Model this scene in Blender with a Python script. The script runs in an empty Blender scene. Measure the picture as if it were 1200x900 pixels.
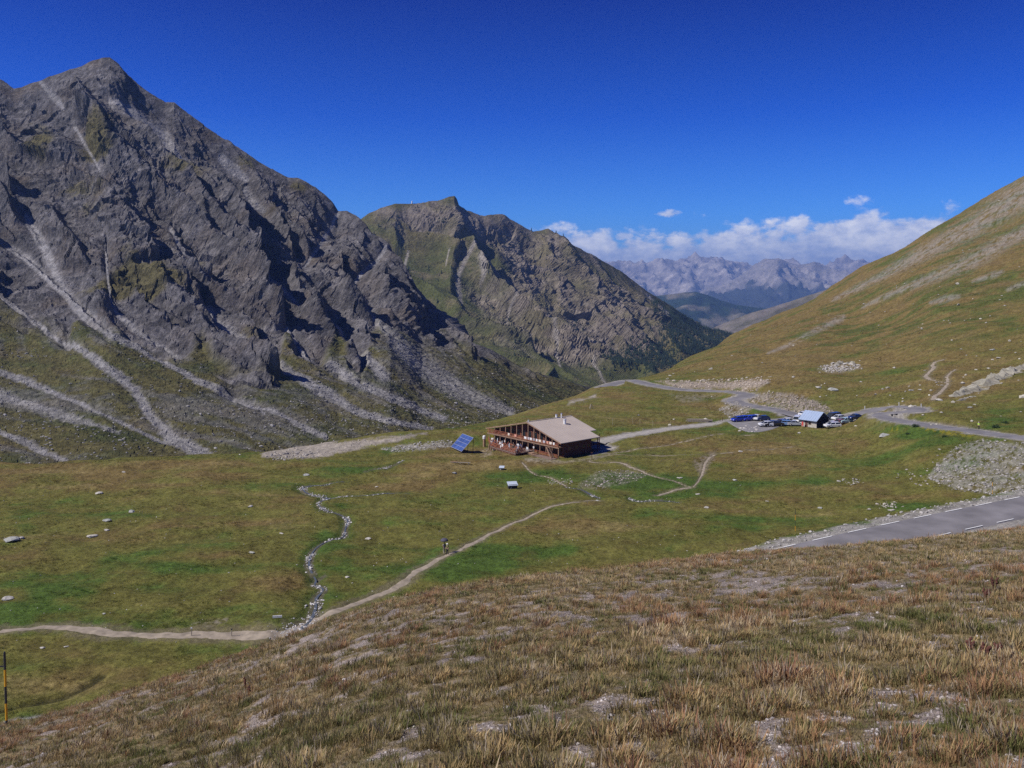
import bpy, math, random
import numpy as np
from mathutils import Vector, Matrix
random.seed(7)
sc = bpy.context.scene
col = sc.collection
R = math.radians

# ------------------------------------------------------------ camera, sky, sun, exposure
# eye at the origin; the photograph's horizon lies 120/1200 of the width above its middle
cam_d = bpy.data.cameras.new("camera"); cam = bpy.data.objects.new("camera", cam_d); col.objects.link(cam)
cam_d.sensor_width = 36; cam_d.lens = 30; cam_d.shift_y = -0.1
cam_d.clip_start = 0.2; cam_d.clip_end = 120000
cam.location = (0, 0, 0); cam.rotation_euler = (R(90), 0, 0)
sc.camera = cam
sc.render.resolution_x = 1024; sc.render.resolution_y = 768

SUN_EL = 47.0
SUN_AZ_X, SUN_AZ_Y = -0.955, -0.297       # horizontal direction towards the sun (left, a little behind the eye)
w = bpy.data.worlds.new("World"); sc.world = w; w.use_nodes = True
nt = w.node_tree; N = nt.nodes; L = nt.links; N.clear()
out = N.new("ShaderNodeOutputWorld"); bg = N.new("ShaderNodeBackground"); L.new(bg.outputs[0], out.inputs[0])
sky = N.new("ShaderNodeTexSky"); sky.sky_type = 'NISHITA'; sky.sun_disc = False
sky.sun_elevation = R(SUN_EL); sky.sun_rotation = math.atan2(SUN_AZ_X, SUN_AZ_Y)
sky.altitude = 2700; sky.air_density = 1.0; sky.dust_density = 0.15; sky.ozone_density = 4.0
bg.inputs[1].default_value = 0.06
def wm(op, a, b=None, c=None, clamp=False):
    n = N.new("ShaderNodeMath"); n.operation = op; n.use_clamp = clamp
    for i, v in enumerate((a, b, c)):
        if v is None: continue
        if isinstance(v, (int, float)): n.inputs[i].default_value = v
        else: L.new(v, n.inputs[i])
    return n.outputs[0]
tint = N.new("ShaderNodeMix"); tint.data_type = 'RGBA'; tint.blend_type = 'MULTIPLY'; tint.inputs[0].default_value = 1
L.new(sky.outputs[0], tint.inputs[6])   # thin, dry, polarised mountain air: deep blue overhead, paler towards the horizon
tc = N.new("ShaderNodeTexCoord"); sp = N.new("ShaderNodeSeparateXYZ"); L.new(tc.outputs['Generated'], sp.inputs[0])
vx, vy, vz = sp.outputs
hz_ = wm('SQRT', wm('ADD', wm('MULTIPLY', vx, vx), wm('MULTIPLY', vy, vy)))
el = wm('DIVIDE', vz, wm('MAXIMUM', hz_, 0.001))          # tangent of the elevation
rmp = N.new("ShaderNodeValToRGB"); L.new(wm('MULTIPLY', el, 1.0, clamp=True), rmp.inputs[0]); L.new(rmp.outputs[0], tint.inputs[7])
rmp.color_ramp.elements[0].position = 0.0; rmp.color_ramp.elements[0].color = (.45, .95, 1.55, 1)
rmp.color_ramp.elements[1].position = 1.0; rmp.color_ramp.elements[1].color = (.015, .14, .78, 1)
for ps, c4 in ((.08, (.26, .80, 1.68, 1)), (.19, (.05, .42, 1.50, 1)), (.33, (.012, .19, 1.02, 1))):
    e_ = rmp.color_ramp.elements.new(ps); e_.color = c4
az = wm('ARCTAN2', vx, vy)                                 # azimuth from the viewing axis
comb = N.new("ShaderNodeCombineXYZ"); L.new(wm('MULTIPLY', az, 1.0), comb.inputs[0]); L.new(wm('MULTIPLY', el, 1.6), comb.inputs[1])
def cnoise(scale, detail, rough=0.55, dist=0.0, off=0.0):
    n = N.new("ShaderNodeTexNoise"); n.inputs['Scale'].default_value = scale; n.inputs['Detail'].default_value = detail
    n.inputs['Roughness'].default_value = rough; n.inputs['Distortion'].default_value = dist
    if off:
        m = N.new("ShaderNodeVectorMath"); m.operation = 'ADD'; L.new(comb.outputs[0], m.inputs[0]); m.inputs[1].default_value = (off, off*0.7, off)
        L.new(m.outputs[0], n.inputs['Vector'])
    else: L.new(comb.outputs[0], n.inputs['Vector'])
    return n.outputs[0]
def sstep(v, a, b):
    n = N.new("ShaderNodeMapRange"); n.interpolation_type = 'SMOOTHSTEP'
    if isinstance(v, (int, float)): n.inputs[0].default_value = v
    else: L.new(v, n.inputs[0])
    n.inputs[1].default_value = a; n.inputs[2].default_value = b
    return n.outputs[0]
# cumulus bank low above the far range: puffy tops, flat hazy bases
c1 = cnoise(22.0, 9, 0.58, 0.1); c2 = cnoise(9.0, 2, 0.5, 0.0, 3.1); c3 = cnoise(60.0, 6, 0.6, 0.0, 7.7)
bank_top = wm('ADD', wm('ADD', 0.047, wm('MULTIPLY', sstep(az, 0.14, 0.26), 0.017)), wm('MULTIPLY', wm('SUBTRACT', c2, 0.5), 0.05))
dens = wm('ADD', wm('MULTIPLY', wm('SUBTRACT', bank_top, el), 34.0), wm('MULTIPLY', wm('SUBTRACT', c1, 0.43), 3.6))
low = sstep(dens, -0.1, 0.5)
# two lone wisps higher up
def wisp(a0, e0, ra, re):
    dx = wm('DIVIDE', wm('SUBTRACT', az, a0), ra); dy = wm('DIVIDE', wm('SUBTRACT', el, e0), re)
    d = wm('SQRT', wm('ADD', wm('MULTIPLY', dx, dx), wm('MULTIPLY', dy, dy)))
    return sstep(wm('ADD', wm('SUBTRACT', 1.0, d), wm('MULTIPLY', wm('SUBTRACT', c3, 0.5), 1.9)), 0.25, 0.85)
wi = wm('MAXIMUM', wisp(0.182, 0.078, 0.022, 0.0075), wm('MULTIPLY', wisp(0.131, 0.053, 0.016, 0.009), 0.8))
wi = wm('MAXIMUM', wi, wm('MULTIPLY', wisp(0.078, 0.047, 0.022, 0.013), 1.0))
mask = wm('MAXIMUM', low, wi, clamp=True)
mask = wm('MULTIPLY', mask, sstep(el, -0.02, 0.0))
mask = wm('MULTIPLY', mask, 0.93)
lit = wm('ADD', wm('MULTIPLY', sstep(c3, 0.35, 0.68), 0.45), wm('MULTIPLY', sstep(c1, 0.40, 0.66), 0.65), clamp=True)
cc = N.new("ShaderNodeMix"); cc.data_type = 'RGBA'; L.new(lit, cc.inputs[0])
cc.inputs[6].default_value = (5.8, 6.9, 10.2, 1); cc.inputs[7].default_value = (12.6, 12.6, 13.4, 1)
mx = N.new("ShaderNodeMix"); mx.data_type = 'RGBA'; L.new(mask, mx.inputs[0]); L.new(tint.outputs[2], mx.inputs[6]); L.new(cc.outputs[2], mx.inputs[7])
L.new(mx.outputs[2], bg.inputs[0])

sd = bpy.data.lights.new("sun", 'SUN'); sun = bpy.data.objects.new("sun", sd); col.objects.link(sun)
sd.energy = 3.6; sd.angle = R(0.53); sd.color = (1.0, 0.955, 0.89)
ce = math.cos(R(SUN_EL)); sv = Vector((SUN_AZ_X*ce, SUN_AZ_Y*ce, math.sin(R(SUN_EL))))
sun.rotation_euler = sv.to_track_quat('Z', 'Y').to_euler(); sun.location = sv*300
vs = sc.view_settings; vs.view_transform = 'Standard'; vs.look = 'None'; vs.exposure = 0.45; vs.gamma = 1.0; vs.use_curve_mapping = False
cy = sc.cycles
cy.max_bounces = 5; cy.diffuse_bounces = 2; cy.glossy_bounces = 2; cy.transmission_bounces = 3; cy.transparent_max_bounces = 8
cy.volume_bounces = 0; cy.use_denoising = False; cy.use_adaptive_sampling = True; cy.adaptive_threshold = 0.01

# ------------------------------------------------------------ numpy helpers
def _h(ix, iy, seed):
    h = (ix.astype(np.int64)*374761393 + iy.astype(np.int64)*668265263 + seed*974634777) & 0xffffffff
    h = ((h ^ (h >> 13))*1274126177) & 0xffffffff
    return (h ^ (h >> 16)) & 0xffff
_ga = np.linspace(0, 2*np.pi, 64, endpoint=False)
_gx = np.cos(_ga).astype(np.float32); _gy = np.sin(_ga).astype(np.float32)
def perlin(x, y, seed=0):
    x = np.asarray(x, dtype=np.float64); y = np.asarray(y, dtype=np.float64)
    x0 = np.floor(x); y0 = np.floor(y); fx = (x-x0).astype(np.float32); fy = (y-y0).astype(np.float32)
    u = fx*fx*fx*(fx*(fx*6-15)+10); v = fy*fy*fy*(fy*(fy*6-15)+10)
    r = []
    for dx in (0, 1):
        for dy in (0, 1):
            g = _h(x0+dx, y0+dy, seed) & 63
            r.append(_gx[g]*(fx-dx) + _gy[g]*(fy-dy))
    return ((r[0]*(1-v)+r[1]*v)*(1-u) + (r[2]*(1-v)+r[3]*v)*u)*1.5
def fbm(x, y, oct=4, seed=0, gain=0.5, lac=2.03):
    s = 0; a = 1.0; t = 0
    for i in range(oct):
        s = s + a*perlin(x*lac**i, y*lac**i, seed+i*17); t += a; a *= gain
    return s/t
def ridged(x, y, oct=4, seed=0, gain=0.5, lac=2.1):
    s = 0; a = 1.0; t = 0; wgt = 1.0
    for i in range(oct):
        n = 1-np.abs(perlin(x*lac**i, y*lac**i, seed+i*31))*1.6
        n = np.clip(n, 0, 1)**2
        s = s + a*n*wgt; t += a; a *= gain; wgt = np.clip(n*1.4, 0.15, 1)
    return s/t
def facet(x, y, seed=0):
    """planar chips: every cell is its own tilted plane"""
    x = np.asarray(x, float); y = np.asarray(y, float); x0 = np.floor(x); y0 = np.floor(y); best = np.full(x.shape, 9e9); val = np.zeros(x.shape)
    for dx in (-1, 0, 1):
        for dy in (-1, 0, 1):
            cx_ = x0+dx; cy_ = y0+dy; h1 = _h(cx_, cy_, seed)/65535.0; h2 = _h(cx_, cy_, seed+7)/65535.0; h3 = _h(cx_, cy_, seed+13)/65535.0; h4 = _h(cx_, cy_, seed+23)/65535.0
            ox = x-(cx_+h1); oy = y-(cy_+h2); d = ox*ox+oy*oy; m = d < best; best = np.where(m, d, best)
            val = np.where(m, (h3-.5)*2.2*ox+(h4-.5)*2.2*oy+(h1-.5)*.9, val)
    return val
def smooth(a, b, x):
    t = np.clip((x-a)/(b-a), 0, 1); return t*t*(3-2*t)
def seg_dist(px, py, pts, width_scaled=None):
    """distance from points to a polyline; also the interpolated third value of the polyline's points"""
    px = np.asarray(px, float); py = np.asarray(py, float)
    best = np.full(px.shape, 1e9); val = np.zeros(px.shape)
    for a, b in zip(pts[:-1], pts[1:]):
        ax, ay, bx, by = a[0], a[1], b[0], b[1]
        dx, dy = bx-ax, by-ay; l2 = dx*dx+dy*dy+1e-9
        t = np.clip(((px-ax)*dx+(py-ay)*dy)/l2, 0, 1)
        d = np.hypot(px-ax-t*dx, py-ay-t*dy)
        v = a[2]+(b[2]-a[2])*t
        m = d < best
        best = np.where(m, d, best); val = np.where(m, v, val)
    return best, val
def in_poly(px, py, poly):
    px = np.asarray(px, float); py = np.asarray(py, float); c = np.zeros(px.shape, bool); n = len(poly)
    for i in range(n):
        x1, y1 = poly[i]; x2, y2 = poly[(i+1) % n]
        m = ((y1 > py) != (y2 > py)) & (px < (x2-x1)*(py-y1)/(y2-y1+1e-12)+x1)
        c ^= m
    return c
def poly_dist(px, py, poly):
    """signed distance, negative inside"""
    d, _ = seg_dist(px, py, [(p[0], p[1], 0) for p in poly+[poly[0]]])
    return np.where(in_poly(px, py, poly), -d, d)
def catmull(pts, n=8):
    P = np.array([[float(q) for q in p] for p in pts]); P = np.vstack([2*P[0]-P[1], P, 2*P[-1]-P[-2]]); o = []
    for i in range(1, len(P)-2):
        for k in range(n):
            t = k/n
            o.append(0.5*((2*P[i])+(-P[i-1]+P[i+1])*t+(2*P[i-1]-5*P[i]+4*P[i+1]-P[i+2])*t*t+(-P[i-1]+3*P[i]-3*P[i+1]+P[i+2])*t**3))
    o.append(P[-2]); return np.array(o)
def interp1(x, tab):
    return np.interp(x, [p[0] for p in tab], [p[1] for p in tab])

# ------------------------------------------------------------ object helpers
def tag(o, label=None, cat=None, group=None, kind=None):
    if label: o['label'] = label
    if cat: o['category'] = cat
    if group: o['group'] = group
    if kind: o['kind'] = kind
    return o
def empty(name, loc, rz=0.0):
    o = bpy.data.objects.new(name, None); o.empty_display_size = 0.3; o.location = loc; o.rotation_euler = (0, 0, rz); col.objects.link(o); return o
def np_mesh(name, V, F4, mats, smooth_=True, cols=None, parent=None):
    me = bpy.data.meshes.new(name); V = np.asarray(V, np.float32); F = np.asarray(F4, np.int32)
    me.vertices.add(len(V)); me.vertices.foreach_set('co', V.ravel())
    k = F.shape[1]
    me.loops.add(F.size); me.loops.foreach_set('vertex_index', F.ravel())
    me.polygons.add(len(F)); me.polygons.foreach_set('loop_start', np.arange(0, F.size, k, dtype=np.int32))
    me.polygons.foreach_set('loop_total', np.full(len(F), k, np.int32))
    me.polygons.foreach_set('use_smooth', np.full(len(F), smooth_, bool))
    if cols:
        for nm, arr in cols.items():
            arr = np.asarray(arr, np.float32)
            if arr.ndim == 1:
                at = me.attributes.new(nm, 'FLOAT', 'POINT'); at.data.foreach_set('value', arr)
            else:
                if arr.shape[1] == 3: arr = np.hstack([arr, np.ones((len(arr), 1), np.float32)])
                at = me.attributes.new(nm, 'FLOAT_COLOR', 'POINT'); at.data.foreach_set('color', arr.ravel())
    me.update(calc_edges=True)
    for m in (mats if isinstance(mats, (list, tuple)) else [mats]): me.materials.append(m)
    o = bpy.data.objects.new(name, me); col.objects.link(o)
    if parent: o.parent = parent
    return o
def grid_faces(nr, nc):
    i = np.arange(nr*nc).reshape(nr, nc)
    return np.stack([i[:-1, :-1], i[:-1, 1:], i[1:, 1:], i[1:, :-1]], -1).reshape(-1, 4)

class MB:
    """collects simple solids, then links them as ONE mesh object"""
    def __init__(s): s.v = []; s.f = []
    def add(s, v, f):
        b = len(s.v); s.v += [tuple(p) for p in v]; s.f += [tuple(b+i for i in q) for q in f]; return s
    def box(s, c, d, rz=0.0, rx=0.0, ry=0.0):
        m = Matrix.Rotation(rz, 3, 'Z') @ Matrix.Rotation(ry, 3, 'Y') @ Matrix.Rotation(rx, 3, 'X')
        v = [Vector(c)+m @ Vector((x*d[0]/2, y*d[1]/2, z*d[2]/2)) for x in (-1, 1) for y in (-1, 1) for z in (-1, 1)]
        return s.add(v, [(0, 1, 3, 2), (4, 6, 7, 5), (0, 4, 5, 1), (2, 3, 7, 6), (0, 2, 6, 4), (1, 5, 7, 3)])
    def bar(s, a, b, w=0.1, h=None):
        a = Vector(a); b = Vector(b); d = b-a; l = d.length; d.normalize(); h = h or w
        up = Vector((0, 0, 1)) if abs(d.z) < 0.95 else Vector((0, 1, 0))
        x = d.cross(up).normalized(); y = x.cross(d)
        v = [p+x*i*w/2+y*j*h/2 for p in (a, b) for i, j in ((-1, -1), (1, -1), (1, 1), (-1, 1))]
        return s.add(v, [(0, 1, 2, 3), (7, 6, 5, 4), (0, 4, 5, 1), (1, 5, 6, 2), (2, 6, 7, 3), (3, 7, 4, 0)])
    def cyl(s, a, b, r0, r1=None, n=10):
        a = Vector(a); b = Vector(b); d = (b-a).normalized(); r1 = r0 if r1 is None else r1
        up = Vector((0, 0, 1)) if abs(d.z) < 0.95 else Vector((0, 1, 0))
        x = d.cross(up).normalized(); y = x.cross(d)
        v = [p+(x*math.cos(2*math.pi*i/n)+y*math.sin(2*math.pi*i/n))*r for p, r in ((a, r0), (b, r1)) for i in range(n)]
        f = [(i, (i+1) % n, n+(i+1) % n, n+i) for i in range(n)]+[tuple(range(n))[::-1], tuple(range(n, 2*n))]
        return s.add(v, f)
    def lathe(s, prof, c=(0, 0, 0), n=12):
        v = [(c[0]+r*math.cos(2*math.pi*i/n), c[1]+r*math.sin(2*math.pi*i/n), c[2]+z) for r, z in prof for i in range(n)]
        f = [(k*n+i, k*n+(i+1) % n, (k+1)*n+(i+1) % n, (k+1)*n+i) for k in range(len(prof)-1) for i in range(n)]
        f += [tuple(range(n))[::-1], tuple(range((len(prof)-1)*n, len(prof)*n))]
        return s.add(v, f)
    def prism(s, pts, axis_from, axis_to):
        """polygon of 3-d points extruded: pts given at axis_from offset, second copy moved by axis_to"""
        n = len(pts); a = [Vector(p)+Vector(axis_from) for p in pts]; b = [Vector(p)+Vector(axis_to) for p in pts]
        return s.add(a+b, [tuple(range(n))[::-1], tuple(range(n, 2*n))]+[(i, (i+1) % n, n+(i+1) % n, n+i) for i in range(n)])
    def build(s, name, mat, parent=None, loc=None, rz=None, smooth_=False, bevel=0.0):
        me = bpy.data.meshes.new(name); me.from_pydata(s.v, [], s.f); me.materials.append(mat)
        import bmesh as _b
        bm = _b.new(); bm.from_mesh(me); _b.ops.recalc_face_normals(bm, faces=bm.faces)
        if bevel: _b.ops.bevel(bm, geom=bm.edges[:], offset=bevel, segments=1, affect='EDGES')
        bm.to_mesh(me); bm.free()
        if smooth_:
            for p in me.polygons: p.use_smooth = True
        o = bpy.data.objects.new(name, me); col.objects.link(o)
        if parent: o.parent = parent
        if loc: o.location = loc
        if rz is not None: o.rotation_euler = (0, 0, rz)
        return o
def copy_tree(o, parent=None):
    c = o.copy(); col.objects.link(c); c.parent = parent
    for ch in [k for k in o.children]: copy_tree(ch, c)
    return c

# ------------------------------------------------------------ materials
def new_mat(name):
    m = bpy.data.materials.new(name); m.use_nodes = True; t = m.node_tree; t.nodes.clear()
    o = t.nodes.new("ShaderNodeOutputMaterial"); b = t.nodes.new("ShaderNodeBsdfPrincipled"); t.links.new(b.outputs[0], o.inputs[0])
    return m, t, b
def simple(name, c, rough=0.7, var=0.15, scale=3.0, metal=0.0, bump=0.0, spec=0.4, coat=0.0):
    m, t, b = new_mat(name); n = t.nodes; l = t.links
    tc = n.new("ShaderNodeTexCoord"); nz = n.new("ShaderNodeTexNoise"); nz.inputs['Scale'].default_value = scale; nz.inputs['Detail'].default_value = 5
    l.new(tc.outputs['Object'], nz.inputs['Vector'])
    mr = n.new("ShaderNodeMapRange"); mr.inputs[1].default_value = 0.3; mr.inputs[2].default_value = 0.7; mr.inputs[3].default_value = 1-var; mr.inputs[4].default_value = 1+var
    l.new(nz.outputs[0], mr.inputs[0])
    vm = n.new("ShaderNodeVectorMath"); vm.operation = 'SCALE'; vm.inputs[0].default_value = c[:3]; l.new(mr.outputs[0], vm.inputs['Scale'])
    l.new(vm.outputs[0], b.inputs['Base Color'])
    b.inputs['Roughness'].default_value = rough; b.inputs['Metallic'].default_value = metal; b.inputs['Specular IOR Level'].default_value = spec
    if coat: b.inputs['Coat Weight'].default_value = coat
    if bump:
        bp = n.new("ShaderNodeBump"); bp.inputs['Strength'].default_value = bump; bp.inputs['Distance'].default_value = 0.05
        l.new(nz.outputs[0], bp.inputs['Height']); l.new(bp.outputs[0], b.inputs['Normal'])
    return m
def terrain_mat(name, noises, bump_scale, bump_dist, bump_str=0.7, pebbles=False, hue=0.0):
    """albedo from the painted vertex colour times fine world-space grain"""
    m, t, b = new_mat(name); n = t.nodes; l = t.links
    at = n.new("ShaderNodeAttribute"); at.attribute_name = 'col'
    tc = n.new("ShaderNodeTexCoord"); cur = at.outputs['Color']
    for (s, lo, hi, det) in noises:
        nz = n.new("ShaderNodeTexNoise"); nz.inputs['Scale'].default_value = s; nz.inputs['Detail'].default_value = det; nz.inputs['Roughness'].default_value = 0.65
        l.new(tc.outputs['Object'], nz.inputs['Vector'])
        mr = n.new("ShaderNodeMapRange"); mr.inputs[1].default_value = 0.33; mr.inputs[2].default_value = 0.67; mr.inputs[3].default_value = lo; mr.inputs[4].default_value = hi
        l.new(nz.outputs[0], mr.inputs[0])
        vm = n.new("ShaderNodeVectorMath"); vm.operation = 'SCALE'; l.new(cur, vm.inputs[0]); l.new(mr.outputs[0], vm.inputs['Scale']); cur = vm.outputs[0]
    hgt = None
    nz = n.new("ShaderNodeTexNoise"); nz.inputs['Scale'].default_value = bump_scale; nz.inputs['Detail'].default_value = 8; nz.inputs['Roughness'].default_value = 0.7
    l.new(tc.outputs['Object'], nz.inputs['Vector']); hgt = nz.outputs[0]
    if pebbles:
        pa = n.new("ShaderNodeAttribute"); pa.attribute_name = 'peb'
        vo = n.new("ShaderNodeTexVoronoi"); vo.inputs['Scale'].default_value = 22; l.new(tc.outputs['Object'], vo.inputs['Vector'])
        vc = n.new("ShaderNodeTexVoronoi"); vc.inputs['Scale'].default_value = 22; l.new(tc.outputs['Object'], vc.inputs['Vector'])
        mr = n.new("ShaderNodeMapRange"); mr.inputs[1].default_value = 0.0; mr.inputs[2].default_value = 0.42; mr.inputs[3].default_value = 1; mr.inputs[4].default_value = 0
        l.new(vo.outputs['Distance'], mr.inputs[0])
        sep = n.new("ShaderNodeSeparateColor"); l.new(vc.outputs['Color'], sep.inputs[0])
        pc = n.new("ShaderNodeValToRGB"); pc.color_ramp.elements[0].color = (.13, .10, .085, 1); pc.color_ramp.elements[1].color = (.50, .45, .42, 1)
        l.new(sep.outputs[0], pc.inputs[0])
        mm = n.new("ShaderNodeMath"); mm.operation = 'MULTIPLY'; l.new(pa.outputs['Fac'], mm.inputs[0]); l.new(mr.outputs[0], mm.inputs[1])
        gt = n.new("ShaderNodeMapRange"); gt.inputs[1].default_value = 0.12; gt.inputs[2].default_value = 0.3; l.new(mm.outputs[0], gt.inputs[0])
        mx = n.new("ShaderNodeMix"); mx.data_type = 'RGBA'; l.new(gt.outputs[0], mx.inputs[0]); l.new(cur, mx.inputs[6]); l.new(pc.outputs[0], mx.inputs[7]); cur = mx.outputs[2]
        ad = n.new("ShaderNodeMath"); ad.operation = 'MULTIPLY_ADD'; l.new(gt.outputs[0], ad.inputs[0]); ad.inputs[1].default_value = 0.6; l.new(hgt, ad.inputs[2]); hgt = ad.outputs[0]
    l.new(cur, b.inputs['Base Color']); b.inputs['Roughness'].default_value = 1.0; b.inputs['Specular IOR Level'].default_value = 0.1
    bp = n.new("ShaderNodeBump"); bp.inputs['Strength'].default_value = bump_str; bp.inputs['Distance'].default_value = bump_dist
    l.new(hgt, bp.inputs['Height']); l.new(bp.outputs[0], b.inputs['Normal'])
    return m
# ------------------------------------------------------------ the lie of the land
PXC = {
 -600: [(50,-41),(200,-41),(250,-55),(420,-120),(1500,-190)],
 -200: [(50,-41),(192,-41),(235,-54),(400,-105),(1500,-190)],
 0:   [(50,-41),(195,-41),(240,-53),(400,-100),(900,-150),(1500,-190)],
 300: [(50,-41),(207,-41),(250,-52),(400,-95),(900,-150),(1500,-195)],
 450: [(50,-41),(200,-41.3),(232,-41),(270,-50),(450,-100),(900,-160),(1500,-200)],
 530: [(50,-41.3),(200,-41.3),(240,-41),(285,-49),(480,-110),(900,-170),(1500,-205)],
 600: [(50,-41.3),(210,-41.3),(258,-41.0),(320,-50),(520,-115),(900,-175),(1500,-210)],
 650: [(50,-41.3),(210,-41.3),(250,-41),(293,-41.0),(360,-52),(560,-120),(1500,-215)],
 700: [(50,-41),(220,-41),(260,-41.6),(300,-41.5),(343,-41.4),(400,-52),(650,-130),(1500,-225)],
 740: [(50,-41),(230,-41),(262,-42),(320,-41.5),(372,-42.0),(440,-54),(700,-130),(1500,-240)],
 760: [(50,-41),(230,-41),(262,-42),(320,-41.5),(380,-42.2),(405,-44.4),(480,-58),(800,-150),(1500,-250)],
 800: [(50,-40.5),(100,-40.8),(240,-41),(275,-42),(327,-41.8),(370,-40.5),(440,-42.0),(490,-43.2),(570,-60),(900,-150),(1500,-260)],
 850: [(50,-36),(95,-38),(110,-40.5),(240,-41),(280,-41.5),(325,-41.3),(350,-39.0),(450,-36.5),(560,-37.5),(620,-40.0),(700,-52),(900,-110),(1500,-270)],
 880: [(50,-31),(94,-30),(104,-32),(122,-41),(240,-40.8),(285,-40.5),(310,-38.6),(440,-33.5),(560,-31.5),(630,-32.6),(710,-45),(950,-120),(1500,-280)],
 900: [(50,-30),(96,-29.6),(104,-31),(124,-41),(240,-40.6),(272,-40.2),(296,-37.0),(400,-34.5),(520,-28.5),(640,-27.5),(710,-38),(950,-120),(1500,-280)],
 950: [(50,-29.6),(98,-29.2),(106,-31),(126,-41),(225,-40.6),(250,-40.3),(262,-39.6),(285,-36.0),(380,-32.0),(520,-19),(650,-13.0),(720,-22),(950,-110),(1500,-290)],
 1000:[(50,-29.3),(101,-28.9),(108,-31),(128,-40.5),(200,-40.3),(232,-38.6),(252,-38.0),(340,-34.0),(460,-23.0),(570,-6),(668,9),(740,-2),(950,-90),(1500,-290)],
 1050:[(50,-29),(104,-28.6),(112,-31),(132,-40.3),(175,-39.5),(205,-36.6),(228,-35.5),(250,-35.2),(330,-31.5),(430,-20.5),(540,2),(665,23.3),(740,14),(950,-80),(1500,-300)],
 1100:[(50,-28.8),(106,-28.3),(115,-31),(136,-40.1),(165,-38.5),(192,-34.8),(215,-34.2),(242,-33.6),(300,-30.0),(380,-19.0),(500,5),(665,46),(740,38),(950,-60),(1500,-300)],
 1200:[(50,-28.4),(110,-27.8),(120,-30),(146,-38.4),(155,-37.6),(180,-33.4),(192,-33.8),(205,-34.0),(258,-31.0),(320,-22.4),(420,0),(540,32.4),(690,87.6),(780,86),(950,0),(1500,-300)],
 1300:[(50,-28),(116,-27.2),(128,-30),(150,-34),(165,-33.0),(190,-33),(255,-28),(320,-12),(420,17),(540,58),(700,126),(800,128),(950,40),(1500,-300)],
 1700:[(50,-27),(120,-26.6),(150,-30),(190,-31),(255,-15),(320,8),(420,50),(540,100),(700,200),(850,205),(1000,100),(1500,-300)],
}
TY = np.arange(math.log(1.5), math.log(40000), 0.008); TP = np.arange(-700, 1801, 4.0)
_cols = []; _ck = sorted(PXC)
for k in _ck:
    pts = PXC[k]+[(4000, -420), (12000, -700), (45000, -1000)]
    _cols.append(np.interp(TY, [math.log(p[0]) for p in pts], [p[1] for p in pts]))
_cols = np.array(_cols)
TAB = np.array([np.interp(TP, _ck, _cols[:, j]) for j in range(len(TY))]).T
def _blur(A, s, ax):
    k = np.arange(-int(3*s), int(3*s)+1); g = np.exp(-k*k/(2*s*s)); g /= g.sum()
    P = np.pad(A, [(len(k)//2, len(k)//2) if i == ax else (0, 0) for i in range(2)], mode='edge')
    o = 0
    for i, wv in enumerate(g): o = o + wv*np.take(P, range(i, i+A.shape[ax]), axis=ax)
    return o
TAB = _blur(_blur(TAB, 1.6, 1), 3.0, 0)
CREST = [(-500, 1080), (-200, 938), (0, 855), (60, 842), (100, 826), (200, 796), (300, 761), (350, 741), (400, 721), (480, 701), (550, 688), (600, 678), (700, 665), (800, 657), (870, 653), (1000, 641), (1100, 631), (1200, 621), (1400, 612), (1700, 606)]
_AC = _blur(np.interp(TP, [c[0] for c in CREST], [(c[1]-330)/1000-0.065 for c in CREST])[None, :], 8, 1)[0]
def z_fore(x, y):
    px = 600+1000*x/np.maximum(y, 0.5)
    a = np.interp(px, TP, _AC)
    # near the eye the direction is ill-defined: use the mean slope there
    k = smooth(1.0, 7.0, y); a = a*k+(0.29-0.25*x/np.maximum(np.hypot(x, y), 0.5)*0.6)*(1-k)
    return -1.72-a*y-0.004*np.maximum(0, y-22)**2
def z_tab(x, y):
    px = np.clip(600+1000*x/np.maximum(y, 0.5), TP[0], TP[-1]-0.01); ly = np.clip(np.log(np.maximum(y, 1.6)), TY[0], TY[-1]-0.001)
    i = (px-TP[0])/4.0; j = (ly-TY[0])/0.008
    i0 = np.floor(i).astype(int); j0 = np.floor(j).astype(int); i0 = np.clip(i0, 0, len(TP)-2); j0 = np.clip(j0, 0, len(TY)-2)
    fi = i-i0; fj = j-j0
    return (TAB[i0, j0]*(1-fi)*(1-fj)+TAB[i0+1, j0]*fi*(1-fj)+TAB[i0, j0+1]*(1-fi)*fj+TAB[i0+1, j0+1]*fi*fj)
def z_base(x, y):
    a = z_fore(x, y); b = z_tab(x, y); k = 1.5
    h = np.clip(0.5+0.5*(a-b)/k, 0, 1)
    return b*(1-h)+a*h+k*h*(1-h)
_yy = np.exp(np.arange(math.log(5), math.log(1400), 0.0025))
def hit(px, py, ymin=5.0):
    """the ground point seen at a pixel"""
    t = (px-600)/1000; s = (330-py)/1000
    d = z_base(t*_yy, _yy)/_yy-s; ok = (d >= 0) & (_yy >= ymin)
    if not ok.any():
        j = int(np.argmax(np.where(_yy >= ymin, d, -9)))
    else: j = int(np.argmax(ok))
    if j > 0 and ok.any() and d[j-1] < 0:
        f = -d[j-1]/(d[j]-d[j-1]); y = _yy[j-1]+f*(_yy[j]-_yy[j-1])
    else: y = _yy[j]
    return (t*y, y)
def trace(pts, ymin=60.0):
    o = []
    for p in pts:
        x, y = hit(p[0], p[1], ymin); o.append((x, y)+tuple(p[2:]))
    return o

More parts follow.
